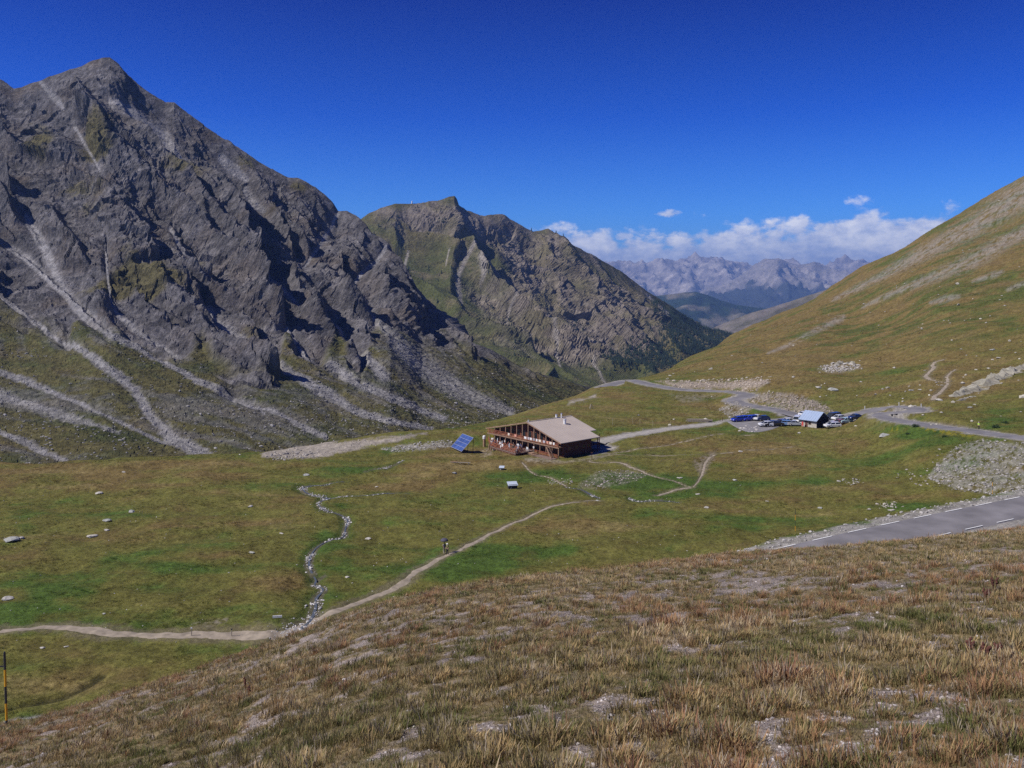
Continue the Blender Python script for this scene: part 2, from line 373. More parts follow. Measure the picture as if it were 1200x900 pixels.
# roads, as world polylines (x, y, z)
near_road = catmull([(-33, 12, -11.5), (-30, 20, -14.0), (-26.3, 29, -17.2), (-23.2, 38, -20.9), (-19.5, 48, -24.9), (-15.5, 60, -28.6), (-7, 73, -31), (10, 83, -31), (32.3, 91.9, -29.2), (49, 100, -28.6), (66.8, 108.3, -28.1), (90, 119, -27.4), (122, 132, -26.5)], 8)
def road_from_px(pts, n=6, zs=9):
    P = catmull(trace(pts, 120.0), n); z = z_base(P[:, 0], P[:, 1])
    k = np.ones(zs)/zs; z = np.convolve(np.pad(z, zs//2, mode='edge'), k, 'valid')
    return np.column_stack([P[:, :2], z])
pass_road = road_from_px([(708,451),(722,447),(738,444.5),(752,448),(770,452),(800,456.5),(830,458),(855,459),(874,461),(872,464.5),(862,468),(864,471.5),(880,475),(900,478.5),(922,483),(940,488),(960,491.5),(980,492),(998,488),(1015,483),(1030,479.3),(1048,476.6),(1064,476.6),(1074,478.5),(1070,481),(1056,482.5),(1042,484),(1034,486.2),(1038,489),(1050,492),(1070,495.2),(1100,499.5),(1130,503.5),(1160,507.8),(1200,512.5),(1260,519)])
track = road_from_px([(702,519),(715,514),(740,509),(765,505),(790,501.3),(820,498),(845,495),(858,494)], 6, 5)
CARPARK = [(852,496),(862,491.5),(885,489.5),(905,490.5),(922,487.5),(936,485),(952,488),(944,494),(930,497.5),(915,499.5),(903,504),(885,507.2),(868,504.5)]
carpark_w = [(lambda q: (q[0], q[1]))(hit(px, py, 120)) for px, py in CARPARK]
_cpz = float(np.mean([z_base(np.array([a]), np.array([b]))[0] for a, b in carpark_w]))
PADS = []                                  # (poly_xy, z, falloff)
PADS.append((carpark_w, _cpz, 5.0))
REF_O = (-6.3, 220.8); REF_A = math.atan2(-0.763, 0.646); REF_Z = -41.45
def ref_w(u, v): c, s_ = math.cos(REF_A), math.sin(REF_A); return (REF_O[0]+u*c-v*s_, REF_O[1]+u*s_+v*c)
PADS.append(([ref_w(9, -1.5), ref_w(29, -2.5), ref_w(29, 18), ref_w(9, 18)], REF_Z, 6.0))
PADS.append(([ref_w(-2, -7), ref_w(6, -7), ref_w(6, 18), ref_w(-2, 18)], REF_Z-0.9, 5.0))
HUT_O = (80.6, 239.0); HUT_A = R(-48)
def hut_w(u, v): c, s_ = math.cos(HUT_A), math.sin(HUT_A); return (HUT_O[0]+u*c-v*s_, HUT_O[1]+u*s_+v*c)
HUT_Z = float(z_base(np.array([82.0]), np.array([238.0]))[0])-0.05
PADS.append(([hut_w(-1, -1), hut_w(6, -1), hut_w(6, 8), hut_w(-1, 8)], HUT_Z, 3.0))

# footpaths and streams (px, py, width m)
PATHS = [
 [(0,738.5,2.0),(25,737,1.6),(50,734,1.5),(75,734,1.7),(100,737,2.0),(130,741,2.2),(160,742,1.7),(200,743,1.8),(240,742.5,2.4),(280,743,2.6),(325,744,2.6),(345,738,2.3),(365,728,1.6),(390,717,1.5),(420,704,1.4),(450,692,1.5),(475,680,1.6),(488,669,1.5),(510,658,1.4),(540,645,1.2),(580,623,1.0),(620,603,0.9),(650,593,0.9),(675,588,0.7),(705,586,0.5)],
 [(612,543,0.6),(618,548,0.5),(630,556,0.5),(645,561,0.5),(655,565,0.6),(664,571,0.5)],
 [(690,541.5,0.8),(710,542,0.8),(727,543,1.0),(738,547,1.0),(750,550,1.0),(765,556,0.9),(785,562,0.7),(803,568,0.6),(812,570,0.5)],
 [(812,570,0.8),(800,571,1.0),(788,573.5,0.9),(778,577,0.8),(768,581,0.7)],
 [(712,530,1.0),(745,525,0.8),(775,521,0.7),(800,517,0.7),(820,513.5,0.6),(850,509.5,0.5),(885,509.5,0.4)],
 [(700,533,1.0),(740,532,0.6),(790,531,0.5),(840,530,0.5),(880,528,0.4),(930,524.5,0.4)],
 [(838,530,0.7),(828,540,0.8),(824,552,0.7),(818,563,0.4),(812,570,0.5)],
 [(1106,421,0.9),(1096,424,1.0),(1093,427,1.6),(1094,431,1.6),(1088,436,1.6),(1085,440,1.7),(1089,444,1.5),(1100,446,0.8),(1110,448,0.9),(1108,452,1.2),(1102,459,1.3),(1094,466,1.6),(1095,469,1.2)],
 [(1111,447,1.2),(1110,441,1.2),(1114,437,0.9),(1120,433,0.8)],
]
paths_w = [catmull(trace(p), 5) for p in PATHS]
STREAMS = [
 [(402,562.5,1.2),(392,564,1.0),(380,566,1.6),(366,566,2.2),(355,569,2.4),(357,574,1.8),(368,578.5,1.6),(384,581,2.4),(376,586,1.2),(373,591,1.2),(380,598,1.4),(395,602,0.7),(407,608,1.6),(405,618,1.2),(402,627,1.6),(388,631,0.6),(378,636,0.9),(367,645,1.5),(362,658,1.6),(364,668,1.8),(370,677,1.5),(369,684,1.5),(379,690,1.5),(371,700,2.0),(369,715,2.2),(362,728,2.3),(350,737,3.4),(335,745,2.8),(322,752,1.0)],
 [(384,581,1.8),(400,581.5,1.4),(412,581,0.6),(428,580,0.8),(440,579,1.6),(452,578,1.4),(462,578,0.8),(478,577.5,0.5)],
 [(425,552,0.5),(440,549,1.2),(452,547,2.2),(460,545,1.4),(473,540,0.7)],
 [(664,571,0.6),(680,573,1.0),(688,576,1.6),(697,581,1.6),(703,583,0.9)],
 [(738,582,0.9),(744,585,1.6),(765,585,1.6),(785,586,1.6),(797,587,1.0)],
 [(700,569,0.4),(716,563,0.5),(735,561,0.4),(752,560,0.3)],
 [(380,673,1.2),(370,677,1.0)],
]
streams_w = [catmull(trace([(a, b, w*.68) for a, b, w in p]), 5) for p in STREAMS]
DITCH = [catmull(trace(p), 4) for p in ([(-20,833,.5),(0,828,.5),(50,816,.5),(85,806,.5),(118,789,.5)],)]
def near_poly(x, y, P, r):
    """boolean pre-mask: inside the polyline's box grown by r"""
    return (x > P[:, 0].min()-r) & (x < P[:, 0].max()+r) & (y > P[:, 1].min()-r) & (y < P[:, 1].max()+r)
def line_d(x, y, P, r):
    d = np.full(x.shape, 1e6); v = np.zeros(x.shape); m = near_poly(x, y, P, r)
    if m.any():
        dd, vv = seg_dist(x[m], y[m], P.tolist()); d[m] = dd; v[m] = vv
    return d, v
def ground_z(x, y, info=None):
    x = np.atleast_1d(np.asarray(x, float)); y = np.atleast_1d(np.asarray(y, float))
    z = z_base(x, y)
    zf = z_fore(x, y); fore = smooth(-0.5, 1.5, zf-z_tab(x, y))*smooth(110, 70, y)
    far = smooth(230, 420, y)*smooth(0.12, 0.3, x/np.maximum(y, 1))
    keep = smooth(3000, 900, y)
    n = fbm(x/24, y/24, 3, 5)*0.95+fbm(x/5.5, y/5.5, 3, 9)*0.32+fbm(x/1.6, y/1.6, 2, 12)*0.07
    nf = fbm(x/6, y/6, 3, 21)*0.28+fbm(x/0.8, y/0.8, 3, 23)*0.07
    nh = fbm(x/75, y/75, 4, 31)*3.4+fbm(x/14, y/14, 4, 33)*0.8+ridged((x*0.75+y*0.66)/22, (x*-0.66+y*0.75)/90, 3, 37)*1.4-0.5
    nfw = smooth(2, 10, y)
    z = z+(n*(1-fore)*(1-far)+nf*fore*nfw+nh*far)*keep
    z = z+(fbm(x/500, y/500, 4, 41)*60)*smooth(1500, 4000, y)
    dr = np.full(x.shape, 1e6)
    for P, hw, fo in ((near_road, 4.6, 5.0), (pass_road, 3.6, 4.5), (track, 2.1, 3.0)):
        d, zr = line_d(x, y, P, hw+fo+1)
        k = smooth(hw+fo, hw, d); z = z*(1-k)+(zr-0.10)*k; dr = np.minimum(dr, d-hw)
    for poly, pz, fo in PADS:
        xs = [p[0] for p in poly]; ys = [p[1] for p in poly]
        m = (x > min(xs)-fo-1) & (x < max(xs)+fo+1) & (y > min(ys)-fo-1) & (y < max(ys)+fo+1)
        if m.any():
            d = poly_dist(x[m], y[m], poly); k = smooth(fo, 0.3, d); z[m] = z[m]*(1-k)+(pz-0.06)*k
    for P in streams_w:
        d, wv = line_d(x, y, P, 7); k = smooth(1.0, 0.25, d/np.maximum(wv*1.6, 0.8)); z = z-k*np.minimum(0.36, 0.16+wv*0.12)
    for P in DITCH:
        d, wv = line_d(x, y, P, 3); z = z-smooth(1.1, 0.1, d)*0.35
    dp = np.full(x.shape, 1e6)
    for P in paths_w:
        d, wv = line_d(x, y, P, 6); k = smooth(1.25, 0.7, d/np.maximum(wv*0.5, 0.2)); z = z-k*0.10; dp = np.minimum(dp, d/np.maximum(wv*0.5, 0.2))
    if info is not None: info.update(fore=fore, far=far, road=dr, path=dp)
    return z
def gz(x, y): return float(ground_z([x], [y])[0])
def at(px, py, ymin=60.0):
    x, y = hit(px, py, ymin); return (x, y, gz(x, y))

# ---- ground sheet
tc_ = np.concatenate([np.linspace(-1.05, -0.64, 34, endpoint=False), np.linspace(-0.64, 0.64, 1010), np.linspace(0.64, 1.05, 35)[1:]])
rows = [np.exp(np.linspace(math.log(1.2), math.log(4.5), 14, endpoint=False))]
y = 4.5; ys = []
while y < 47: ys.append(y); y += max(0.035, 0.0032*y*y/6.5)*1.45 if y < 34 else 0.9
while y < 76: ys.append(y); y += 1.6
while y < 92: ys.append(y); y += 0.26
while y < 255: ys.append(y); y += y*y/41000*1.25
while y < 470: ys.append(y); y += 1.75
while y < 735: ys.append(y); y += 2.6
while y < 1500: ys.append(y); y *= 1.05
while y < 24500: ys.append(y); y *= 1.12
YR = np.concatenate([rows[0], np.array(ys)])
GX = np.outer(YR, tc_); GY = np.repeat(YR[:, None], len(tc_), 1)
gx, gy = GX.ravel(), GY.ravel(); info = {}
gzv = ground_z(gx, gy, info)
px = 600+1000*gx/gy; py = 330-1000*gzv/gy
fore, far = info['fore'], info['far']
def mixc(a, b, k): k = np.asarray(k)[:, None]; return a*(1-k)+b*k
def C(r, g, b): return np.array([[r, g, b]])
def blobs(px, py, lst):
    o = np.zeros(px.shape)
    for (cx, cy_, rx, ry, v) in lst: o += v*np.exp(-((px-cx)/rx)**2-((py-cy_)/ry)**2)
    return o
one = np.ones((len(gx), 1))
# world-space patchiness
f1 = fbm(gx/38, gy/38, 4, 51); f2 = fbm(gx/11, gy/11, 4, 52); f3 = fbm(gx/3.2, gy/3.2, 4, 53); f4 = fbm(gx/0.9, gy/0.9, 3, 54)
# cover streaks drawn out across the slope
f5 = fbm(gx/26, gy/7, 4, 55)
LUSH = [(430,548,50,10,1.4),(395,640,35,60,.8),(650,556,50,8,1.1),(590,562,50,8,1.0),(740,566,70,10,1.1),(850,572,60,12,1.0),(640,650,120,12,.9),(540,670,50,16,.8),
 (1075,508,40,12,.9),(1000,545,60,14,.6),(940,612,120,14,.5),(1060,592,60,8,.7),(300,722,70,16,.8),(120,790,160,40,.35),(200,700,180,30,.35),(960,562,30,8,.6),(890,480,18,5,1.0),(880,500,30,5,.3),
 (1180,492,30,7,.8),(1150,340,120,16,.7),(1090,390,120,14,.6),(980,410,70,14,.4),(740,500,60,8,.5),(830,505,50,4,.7),(150,600,120,20,.35),(450,600,60,14,.3),(580,600,60,12,.4),
 (150,550,260,16,-.9),(230,620,120,26,-.5),(480,560,90,14,-.7),(560,600,80,14,-.3),(300,680,60,14,-.5),(700,480,120,20,-.45),(780,520,80,10,-.5),(900,520,60,14,-.6),(880,550,70,10,-.4),(700,615,120,12,-.4),
 (1000,420,200,30,-.5),(1150,450,80,24,-.6),(900,440,60,20,-.6),(1050,520,30,10,-.3),(560,540,60,9,-.9),(640,545,80,6,-.8),(980,350,60,18,-.3)]
lush = blobs(px, py, LUSH)*0.7+f1*0.75+f2*0.75+f5*0.8+f3*0.35
olive = C(.128, .120, .032); green = C(.062, .100, .020); brown = C(.165, .120, .045); straw = C(.21, .165, .070)
c = mixc(one*olive, one*green, smooth(0.05, 0.75, lush)); c = mixc(c, one*brown, smooth(0.0, -0.75, lush))
c = mixc(c, one*straw, smooth(0.25, 0.8, f2-f5*0.5+f4*0.35-lush*0.5)*0.55)
c = c*np.clip(1+0.45*f4+0.35*f3+0.2*f2, .4, 1.7)[:, None]
# right-hand hillside: browner, duller
hill = far
hc = mixc(one*C(.168, .122, .046), one*C(.082, .094, .026), smooth(-0.25, 0.6, lush+f5*0.5))
hc = mixc(hc, one*C(.15, .105, .05), smooth(0.0, 0.7, -f1+f2*0.8)*0.6)
c = mixc(c, hc*np.clip(1+0.38*f3+0.32*f4+.15*f2, .4, 1.7)[:, None], hill)
scree_c = C(.26, .235, .215)
def band_mask(px, py, pts, soft=0.6, nz=None):
    d, wv = seg_dist(px, py, pts); r = d/np.maximum(wv*0.5, 0.5)
    if nz is not None: r = r+nz
    return smooth(1.0+soft*0.5, 1.0-soft*0.5, r)
wv_ = f3*0.5+f4*0.5
hillfl = fbm((gx*0.8+gy*0.6)/16, (gx*-0.6+gy*0.8)/3.5, 4, 57)
sel = (px > 880) & (px < 1420) & (py < 440) & (gy > 200)
HB = np.zeros(px.shape)
for b in ([(975,352,4),(1000,340,8),(1030,325,10),(1070,303,16),(1100,287,20),(1140,266,26),(1170,246,32),(1200,226,36),(1300,165,50)], [(1010,360,4),(1050,342,8),(1100,322,14),(1140,305,20),(1170,287,18),(1200,272,16),(1300,220,16)],
          [(900,414,3),(925,404,5),(955,388,7),(985,373,9),(990,370,4)], [(1090,355,4),(1110,350,10),(1125,347,4)], [(1140,330,4),(1165,322,8),(1175,318,4)], [(1180,340,4),(1200,332,6)]):
    HB[sel] = np.maximum(HB[sel], band_mask(px[sel], py[sel], b, 1.2, (hillfl*1.5+f3*0.5+f4*0.4)[sel]))
c = mixc(c, one*scree_c*(1+0.45*f4+0.3*f3+0.2*hillfl)[:, None], np.clip(HB*0.62, 0, 1)*smooth(-.45, .35, hillfl*1.3+f3*.7+f4*.4+.12))
# rubble and gravel areas
RUB = [
 ([(1086,560),(1096,546),(1112,530),(1130,520),(1150,515),(1200,519),(1300,524),(1300,600),(1200,585),(1160,579),(1120,573)], C(.27,.255,.235), .62),
 ([(768,447),(800,447),(850,447.5),(880,445.5),(897,445),(901,448),(888,455),(860,456),(800,455)], C(.30,.25,.20), .9),
 ([(880,461),(905,459.5),(930,461.5),(950,467),(968,475),(980,484),(950,485),(925,480),(900,474.5),(876,469)], C(.24,.21,.175), .85),
 ([(842,480),(858,470),(872,473),(885,479),(875,485),(855,490)], C(.25,.225,.19), .6),
 ([(780,461),(850,462),(840,466),(815,472),(800,472)], C(.23,.20,.16), .5),
 ([(335,515),(358,512),(375,516),(400,519),(450,513),(500,507.5),(470,516),(440,522),(400,530),(380,536),(330,537),(305,535),(318,524)], C(.32,.28,.235), .95),
 ([(445,526),(480,519),(530,516),(530,523),(500,527),(460,530)], C(.28,.265,.24), .8),
 ([(697,520),(712,519.5),(724,524),(716,529),(700,534),(690,534)], C(.34,.31,.28), .95),
 ([(612,536),(640,536),(662,540),(690,536),(716,531),(716,534),(690,540),(655,543),(615,541)], C(.27,.235,.18), .75),
 ([(564,528),(576,524),(577,533),(570,537),(563,535)], C(.27,.225,.17), .8),
 ([(955,432),(985,424),(1010,430),(1000,436),(970,437)], C(.30,.28,.25), .55),
 ([(675,570),(700,552),(740,550),(760,556),(745,564),(700,574)], C(.20,.185,.15), .45),
 ([(830,531),(839,529),(836,540),(826,556),(821,558),(812,544),(814,538)], C(.20,.165,.13), .75),
 ([(690,466),(697,463),(700,465),(680,470),(665,474),(668,470)], C(.34,.30,.25), .9),
 ([(0,846),(20,840),(48,836),(60,842),(30,852),(0,862)], C(.26,.25,.25), .8),
 ([(1000,500),(1034,486),(1048,492),(1064,496),(1046,500),(1034,506)], C(.15,.13,.06), .3),
 ([(1070,492),(1120,497),(1145,500),(1130,505),(1090,499)], C(.18,.145,.10), .7),
 ([(225,730),(268,724),(266,729),(245,735)], C(.22,.19,.16), .7),
 ([(350,734),(372,718),(380,722),(366,738),(345,750),(330,752),(322,744)], C(.36,.35,.34), .9),
]
wob = f3*1.3+f4*0.9+f2*0.8
for poly, cc_, amt in RUB:
    xs = [p[0] for p in poly]; ysx = [p[1] for p in poly]
    m = (px > min(xs)-8) & (px < max(xs)+8) & (py > min(ysx)-6) & (py < max(ysx)+6) & (gy > 30)
    if not m.any(): continue
    sx = (max(xs)-min(xs)); 
    d = poly_dist(px[m], py[m]*1.0, poly)+wob[m]*3.0
    k = smooth(1.6, -1.6, d)*amt
    big = smooth(-0.35, 0.1, f4[m]+f3[m]*0.7) if amt < .9 else 1.0
    tmp = c[m]; g = cc_*(1+0.55*f4[m]+0.35*f3[m])[:, None]
    c[m] = mixc(tmp, g, k*big)
# roadsides: gravel verges
rd = info['road']; k = smooth(1.3, -0.2, rd+f3*1.6+f4*0.8)
c = mixc(c, one*C(.30,.28,.26)*(1+0.5*f4)[:, None], k*0.9)
# stream banks: dark earth then stones
for P in streams_w:
    d, wv = line_d(gx, gy, P, 7); r = d/np.maximum(wv*0.5, 0.35)
    c = mixc(c, one*C(.055,.090,.018), smooth(4.0, 1.6, r+f4)*0.55)
    c = mixc(c, one*C(.12,.105,.075)*(1+.5*f4)[:, None], smooth(1.4, .9, r+f4*.6)*0.8)
for P in DITCH:
    d, wv = line_d(gx, gy, P, 3); c = mixc(c, one*C(.045,.042,.018), smooth(.75, 0.2, d+f4*.25)*0.8)
# worn margins of the footpaths
k = smooth(2.6, 1.2, info['path']+f4*1.2+f3*.6); c = mixc(c, one*C(.16,.135,.085)*(1+.3*f4)[:, None], k*0.7)
# yellow flowering bank below the bend
yb = smooth(0.1, 0.35, blobs(px, py, [(1105,504,18,4,.7),(1130,508,14,4,.8),(1090,501,12,3,.5),(1045,503,16,4,.35),(575,512,8,7,.9)])*smooth(-.2,.3,f4+f3))
c = mixc(c, one*C(.22,.19,.02), yb*0.8)
# foreground slope: dry stems over stony soil
def bare_f(x, y): return smooth(0.0, 0.30, fbm(x/1.5, y/1.2, 3, 61)*0.55+fbm(x/0.35, y/0.35, 3, 62)*0.75+fbm(x/7, y/7, 2, 63)*0.4)
bare = bare_f(gx, gy)
fc = mixc(one*C(.24,.185,.10), one*C(.33,.275,.24), bare)
c = mixc(c, fc*(1+.3*fbm(gx/.2, gy/.2, 2, 64))[:, None], fore)
# distant valley floor
c = mixc(c, one*C(.10,.095,.05), smooth(700, 1200, gy))
c = np.clip(c, 0.012, 0.6)
peb = np.clip(bare*fore*1.1+0.05*fore, 0, 1)*smooth(60, 35, gy)
M_ground = terrain_mat("ground_cover", [(0.5, .78, 1.22, 6), (2.2, .70, 1.30, 6), (9.0, .72, 1.28, 6)], 2.5, 0.22, 0.9, pebbles=True)
ground = np_mesh("ground", np.column_stack([gx, gy, gzv]), grid_faces(len(YR), len(tc_)), M_ground, True, {'col': c, 'peb': peb})
tag(ground, kind="structure")
print("ground", len(YR), len(tc_), len(YR)*len(tc_)*2/1e6, "Mtris")
del GX, GY
# ------------------------------------------------------------ mountains
M_rock = terrain_mat("mountain_rock", [(0.045, .82, 1.18, 5), (0.22, .62, 1.38, 8), (0.8, .75, 1.25, 6)], 0.22, 2.6, 1.0)
M_far = terrain_mat("far_rock", [(0.004, .8, 1.2, 6), (0.02, .75, 1.25, 6)], 0.012, 30.0, 0.9)
def mountain(name, sky_, base_, ycrest, yfoot, pxs, nrow, relief, paint, mat, gexp=0.85, back=0.8, crest_keep=0.18, wpow=1.0):
    """a mountain side from its foot to its crest and down behind; relief() displaces it along its own normal"""
    P = np.asarray(pxs, float); t = (P-600)/1000
    pc = interp1(P, sky_); pb = interp1(P, base_); yc = _blur(interp1(P, ycrest)[None, :], 8, 1)[0]; yf = _blur(interp1(P, yfoot)[None, :], 8, 1)[0]
    w_ = np.linspace(0, 1, nrow)**wpow
    PY = pb[None, :]+(pc-pb)[None, :]*w_[:, None]; YY = yf[None, :]+(yc-yf)[None, :]*(w_[:, None]**gexp)
    X = YY*t[None, :]; Z = (330-PY)/1000*YY
    # behind the crest
    nb = 12; kb = np.linspace(0, 1, nb+1)[1:][:, None]
    YB = yc[None, :]*(1+kb*back*0.5); XB = YB*t[None, :]; ZB = np.maximum(Z[-1][None, :]-kb*back*0.5*yc[None, :]*0.55*(kb**0.3), -1300)
    X = np.vstack([X, XB]); Yv = np.vstack([YY, YB]); Z = np.vstack([Z, ZB]); W = np.vstack([np.repeat(w_[:, None], len(P), 1), 1+kb+0*XB])
    PX = np.repeat(P[None, :], len(X), 0); PYa = np.vstack([PY, np.repeat(PY[-1][None, :], nb, 0)])
    pos = np.stack([X, Yv, Z], -1)
    sm = np.stack([_blur(_blur(pos[..., i], 6, 0), 6, 1) for i in range(3)], -1)
    du = np.gradient(sm, axis=1); dv = np.gradient(sm, axis=0); nrm = np.cross(du, dv); nrm /= np.linalg.norm(nrm, axis=-1, keepdims=True)+1e-9
    nrm[nrm[..., 2] < 0] *= -1
    f = lambda a: a.ravel()
    D, aux = relief(f(X), f(Yv), f(Z), f(PX), f(PYa), f(W))
    damp = crest_keep+(1-crest_keep)*np.clip(np.abs(f(W)-1)/0.10, 0, 1)**0.7
    D = D*damp
    V = np.stack([f(X), f(Yv), f(Z)], -1)+nrm.reshape(-1, 3)*D[:, None]
    cl = paint(f(X), f(Yv), f(Z), f(PX), f(PYa), f(W), aux)
    o = np_mesh(name, V, grid_faces(X.shape[0], X.shape[1]), mat, mat is M_far, {'col': np.clip(cl, 0.01, 0.7)})
    tag(o, kind="structure"); print(name, X.size*2/1e6, "Mtris"); return o

SCREE1 = [
 [(24,240,5),(30,255,9),(47,285,12),(62,318,14),(85,350,13),(110,371,13),(130,390,12),(160,402,9),(200,424,8),(232,443,7),(275,461,7),(310,482,6)],
 [(0,272,7),(25,293,8),(55,322,9),(70,335,8)],
 [(0,338,5),(15,350,7),(32,366,7),(60,388,8),(87,402,9),(112,420,9),(140,440,10),(160,457,11),(168,473,11),(182,492,11),(205,508,15),(232,522,16),(245,530,12)],
 [(121,278,4),(124,318,4),(134,350,5),(158,372,7),(185,391,6),(215,405,4)],
 [(248,350,7),(258,366,9),(280,384,10),(307,402,12),(332,428,11),(362,448,12),(390,463,12),(412,478,10),(437,488,8),(467,497,6),(505,503,5)],
 [(338,378,6),(345,388,8),(364,408,10),(392,430,11),(428,452,12),(475,472,12),(520,490,10)],
 [(422,345,5),(445,370,10),(465,400,20),(492,427,26),(528,448,22),(560,464,16),(600,478,8)],
 [(384,366,5),(400,384,8),(415,398,8),(432,418,8),(450,440,14)],
 [(250,450,6),(275,461,6),(300,471,8),(320,481,7),(340,493,6),(360,503,6),(382,512,5)],
 [(-60,415,6),(0,435,6),(30,444,7),(55,452,8),(85,467,6),(120,482,4),(160,498,4),(200,515,4)],
 [(-40,492,6),(0,506,7),(35,520,8),(55,528,8),(78,536,7)],
 [(-60,452,10),(0,462,18),(50,476,14),(100,492,8),(140,502,4)],
 [(127,112,8),(146,120,10),(160,129,12),(187,148,14),(205,168,14),(216,180,8)],
 [(398,247,4),(391,262,4),(380,280,4),(369,293,4),(358,304,3)],
 [(456,286,4),(446,296,4),(435,307,5),(420,320,4),(404,331,4)],
 [(312,308,4),(320,318,8),(336,336,8),(352,352,5)],
 [(48,95,5),(60,110,8),(68,120,5)], [(80,140,3),(95,165,3),(110,190,3)],
 [(290,215,5),(300,230,6),(312,240,4)], [(262,180,8),(275,192,10),(290,205,6)],
 [(200,260,3),(215,280,5),(228,296,5)], [(590,360,3),(592,380,3),(600,396,3),(612,410,3),(628,420,3)],
]
RIB_LOW = [(-200,350),(0,352),(40,376),(75,396),(90,372),(105,378),(130,392),(165,404),(200,418),(222,414),(236,400),(250,424),(275,448),(310,455),(326,440),(336,392),(350,418),(375,438),(384,410),(396,380),(410,420),(424,436),(434,400),(446,378),(470,384),(500,398),(530,410),(560,420),(590,418),(640,434),(740,470)]
# brinks of the buttresses: a gentle back to the left, a cliff to the right (px, py points, height m, width px)
BRINK = [([(0,224),(22,250),(42,276)],16,22),([(-30,258),(0,276),(30,298),(55,319),(85,346),(110,370),(121,383)],17,20),([(-20,318),(15,345),(44,381),(80,411)],15,22),([(142,246),(158,268),(171,286),(184,303)],18,26),
 ([(119,272),(125,300),(128,325),(136,350)],13,20),([(250,200),(264,232),(280,262),(296,296),(306,330),(312,358)],24,30),([(205,312),(219,327),(240,348),(264,372)],16,22),([(170,378),(190,402),(206,420),(214,428)],14,22),
 ([(285,362),(306,388),(322,418),(331,448)],20,26),([(305,356),(330,370),(350,388),(367,412),(382,438)],20,24),([(368,360),(388,373),(404,390),(417,412),(428,441)],20,22),([(410,340),(428,356),(444,371),(455,390),(458,410)],20,18),
 ([(300,208),(312,222),(322,238)],12,16),([(80,192),(110,206),(134,222),(152,240)],14,20),([(326,255),(336,272),(345,290)],14,16),([(478,352),(488,370),(498,386),(510,402)],12,12),([(200,256),(216,278),(232,300),(246,318)],17,20),
 ([(60,240),(74,262),(90,282),(100,300)],12,18),([(345,318),(352,336),(362,350)],12,14),([(388,280),(398,300),(404,322)],14,16),([(436,300),(446,322),(452,340)],12,12),([(90,92),(112,120),(126,150)],10,20),([(170,150),(196,178),(214,200),(232,222)],14,22),
 ([(152,330),(172,352),(196,372)],12,18),([(-30,186),(0,204),(14,224)],14,20),([(228,168),(242,184),(262,200)],10,16),([(520,384),(536,400),(552,418)],10,10)]
def brinks(px, py):
    o = np.zeros(px.shape)
    jag = fbm(px/16, py/10, 3, 95)*5+fbm(px/4, py/4, 2, 96)*1.8
    for pts, hh, ww in BRINK:
        ys_ = [p[1] for p in pts]; m = (py > ys_[0]-14) & (py < ys_[-1]+8) & (np.abs(px-np.interp(py, ys_, [p[0] for p in pts])) < 80)
        if not m.any(): continue
        s = px[m]+jag[m]-np.interp(py[m], ys_, [p[0] for p in pts]); tp = smooth(ys_[0]-14, ys_[0]+10, py[m])*smooth(ys_[-1]+8, ys_[-1]-3, py[m])
        o[m] = np.maximum(o[m], hh*tp*np.where(s < 0, np.exp(-np.abs(s/ww)**1.3), np.exp(-np.abs(s)/1.8)))
    return o
# fall direction of the slopes in plan, and across it
FX, FY = 0.85, -0.53
def relief1(x, y, z, px, py, w_):
    q = x*(-FY)+y*FX; v = x*FX+y*FY
    wq = fbm(x/190, y/190, 2, 71)*48; wv2 = fbm(x/130, y/130, 2, 72)*50
    qq = q+wq
    low = interp1(px, RIB_LOW); rock = smooth(12, -12, py-low+fbm(qq/22, v/60, 4, 73)*34)
    r1 = ridged(qq/105, (v+wv2)/420, 3, 74)
    r2 = ridged((q+wq*0.35)/44, (v+wv2)/300, 3, 75)
    r3 = ridged((x+z*0.3)/13, (y-z*0.5)/13, 4, 76)
    # tilted strata breaking the ribs into steps
    st = fbm((x*0.35+y*0.1+z*0.95)/9+fbm(x/40, y/40, 2, 77)*1.5, q/70, 3, 78)
    gull = np.zeros(px.shape)
    for b in SCREE1:
        m = (px > min(p[0] for p in b)-45) & (px < max(p[0] for p in b)+45)
        d, wd = seg_dist(px[m], py[m], b); gull[m] = np.maximum(gull[m], np.exp(-(np.maximum(d-wd*0.45, 0)/(9+wd*0.35))**1.2))
    amp = smooth(0.0, 0.25, rock)
    sd_ = v*.75-z*.65; wq2 = fbm(x/60, (y+z)/60, 3, 83)*14
    fa = facet((qq*.5+q*.5+wq2)/46, (sd_+wq2)/95, 84)*5+facet((q+wq2)/19, (sd_+q*.35)/36, 85)*5.5+facet((q+wq2*.6)/7.5, (sd_+q*.4)/12, 86)*2.3+facet(q/3.2, sd_/4.2, 87)*.9
    core = np.clip(gull*1.25-.2, 0, 1)
    D = rock*(r1*13-5+brinks(px, py)*1.0-3+r2*25-9+r3*2.5+st*2.4+fa*.72)*(1-.8*core)
    D = D-gull*(8*rock+1.4)+core*fbm(x/5, (y+z)/5, 3, 88)*.8
    D = D+(1-rock)*(fbm(qq/60, v/140, 3, 80)*5+fbm(qq/12, v/30, 3, 81)*1.1+facet(x/3.4, (y+z)/3.4, 82)*.45+ridged(x/9, (y+z)/9, 3, 89)*.55)
    return D, dict(rock=rock, gull=gull, r2=r2, r1=r1, q=qq, v=v, st=st)
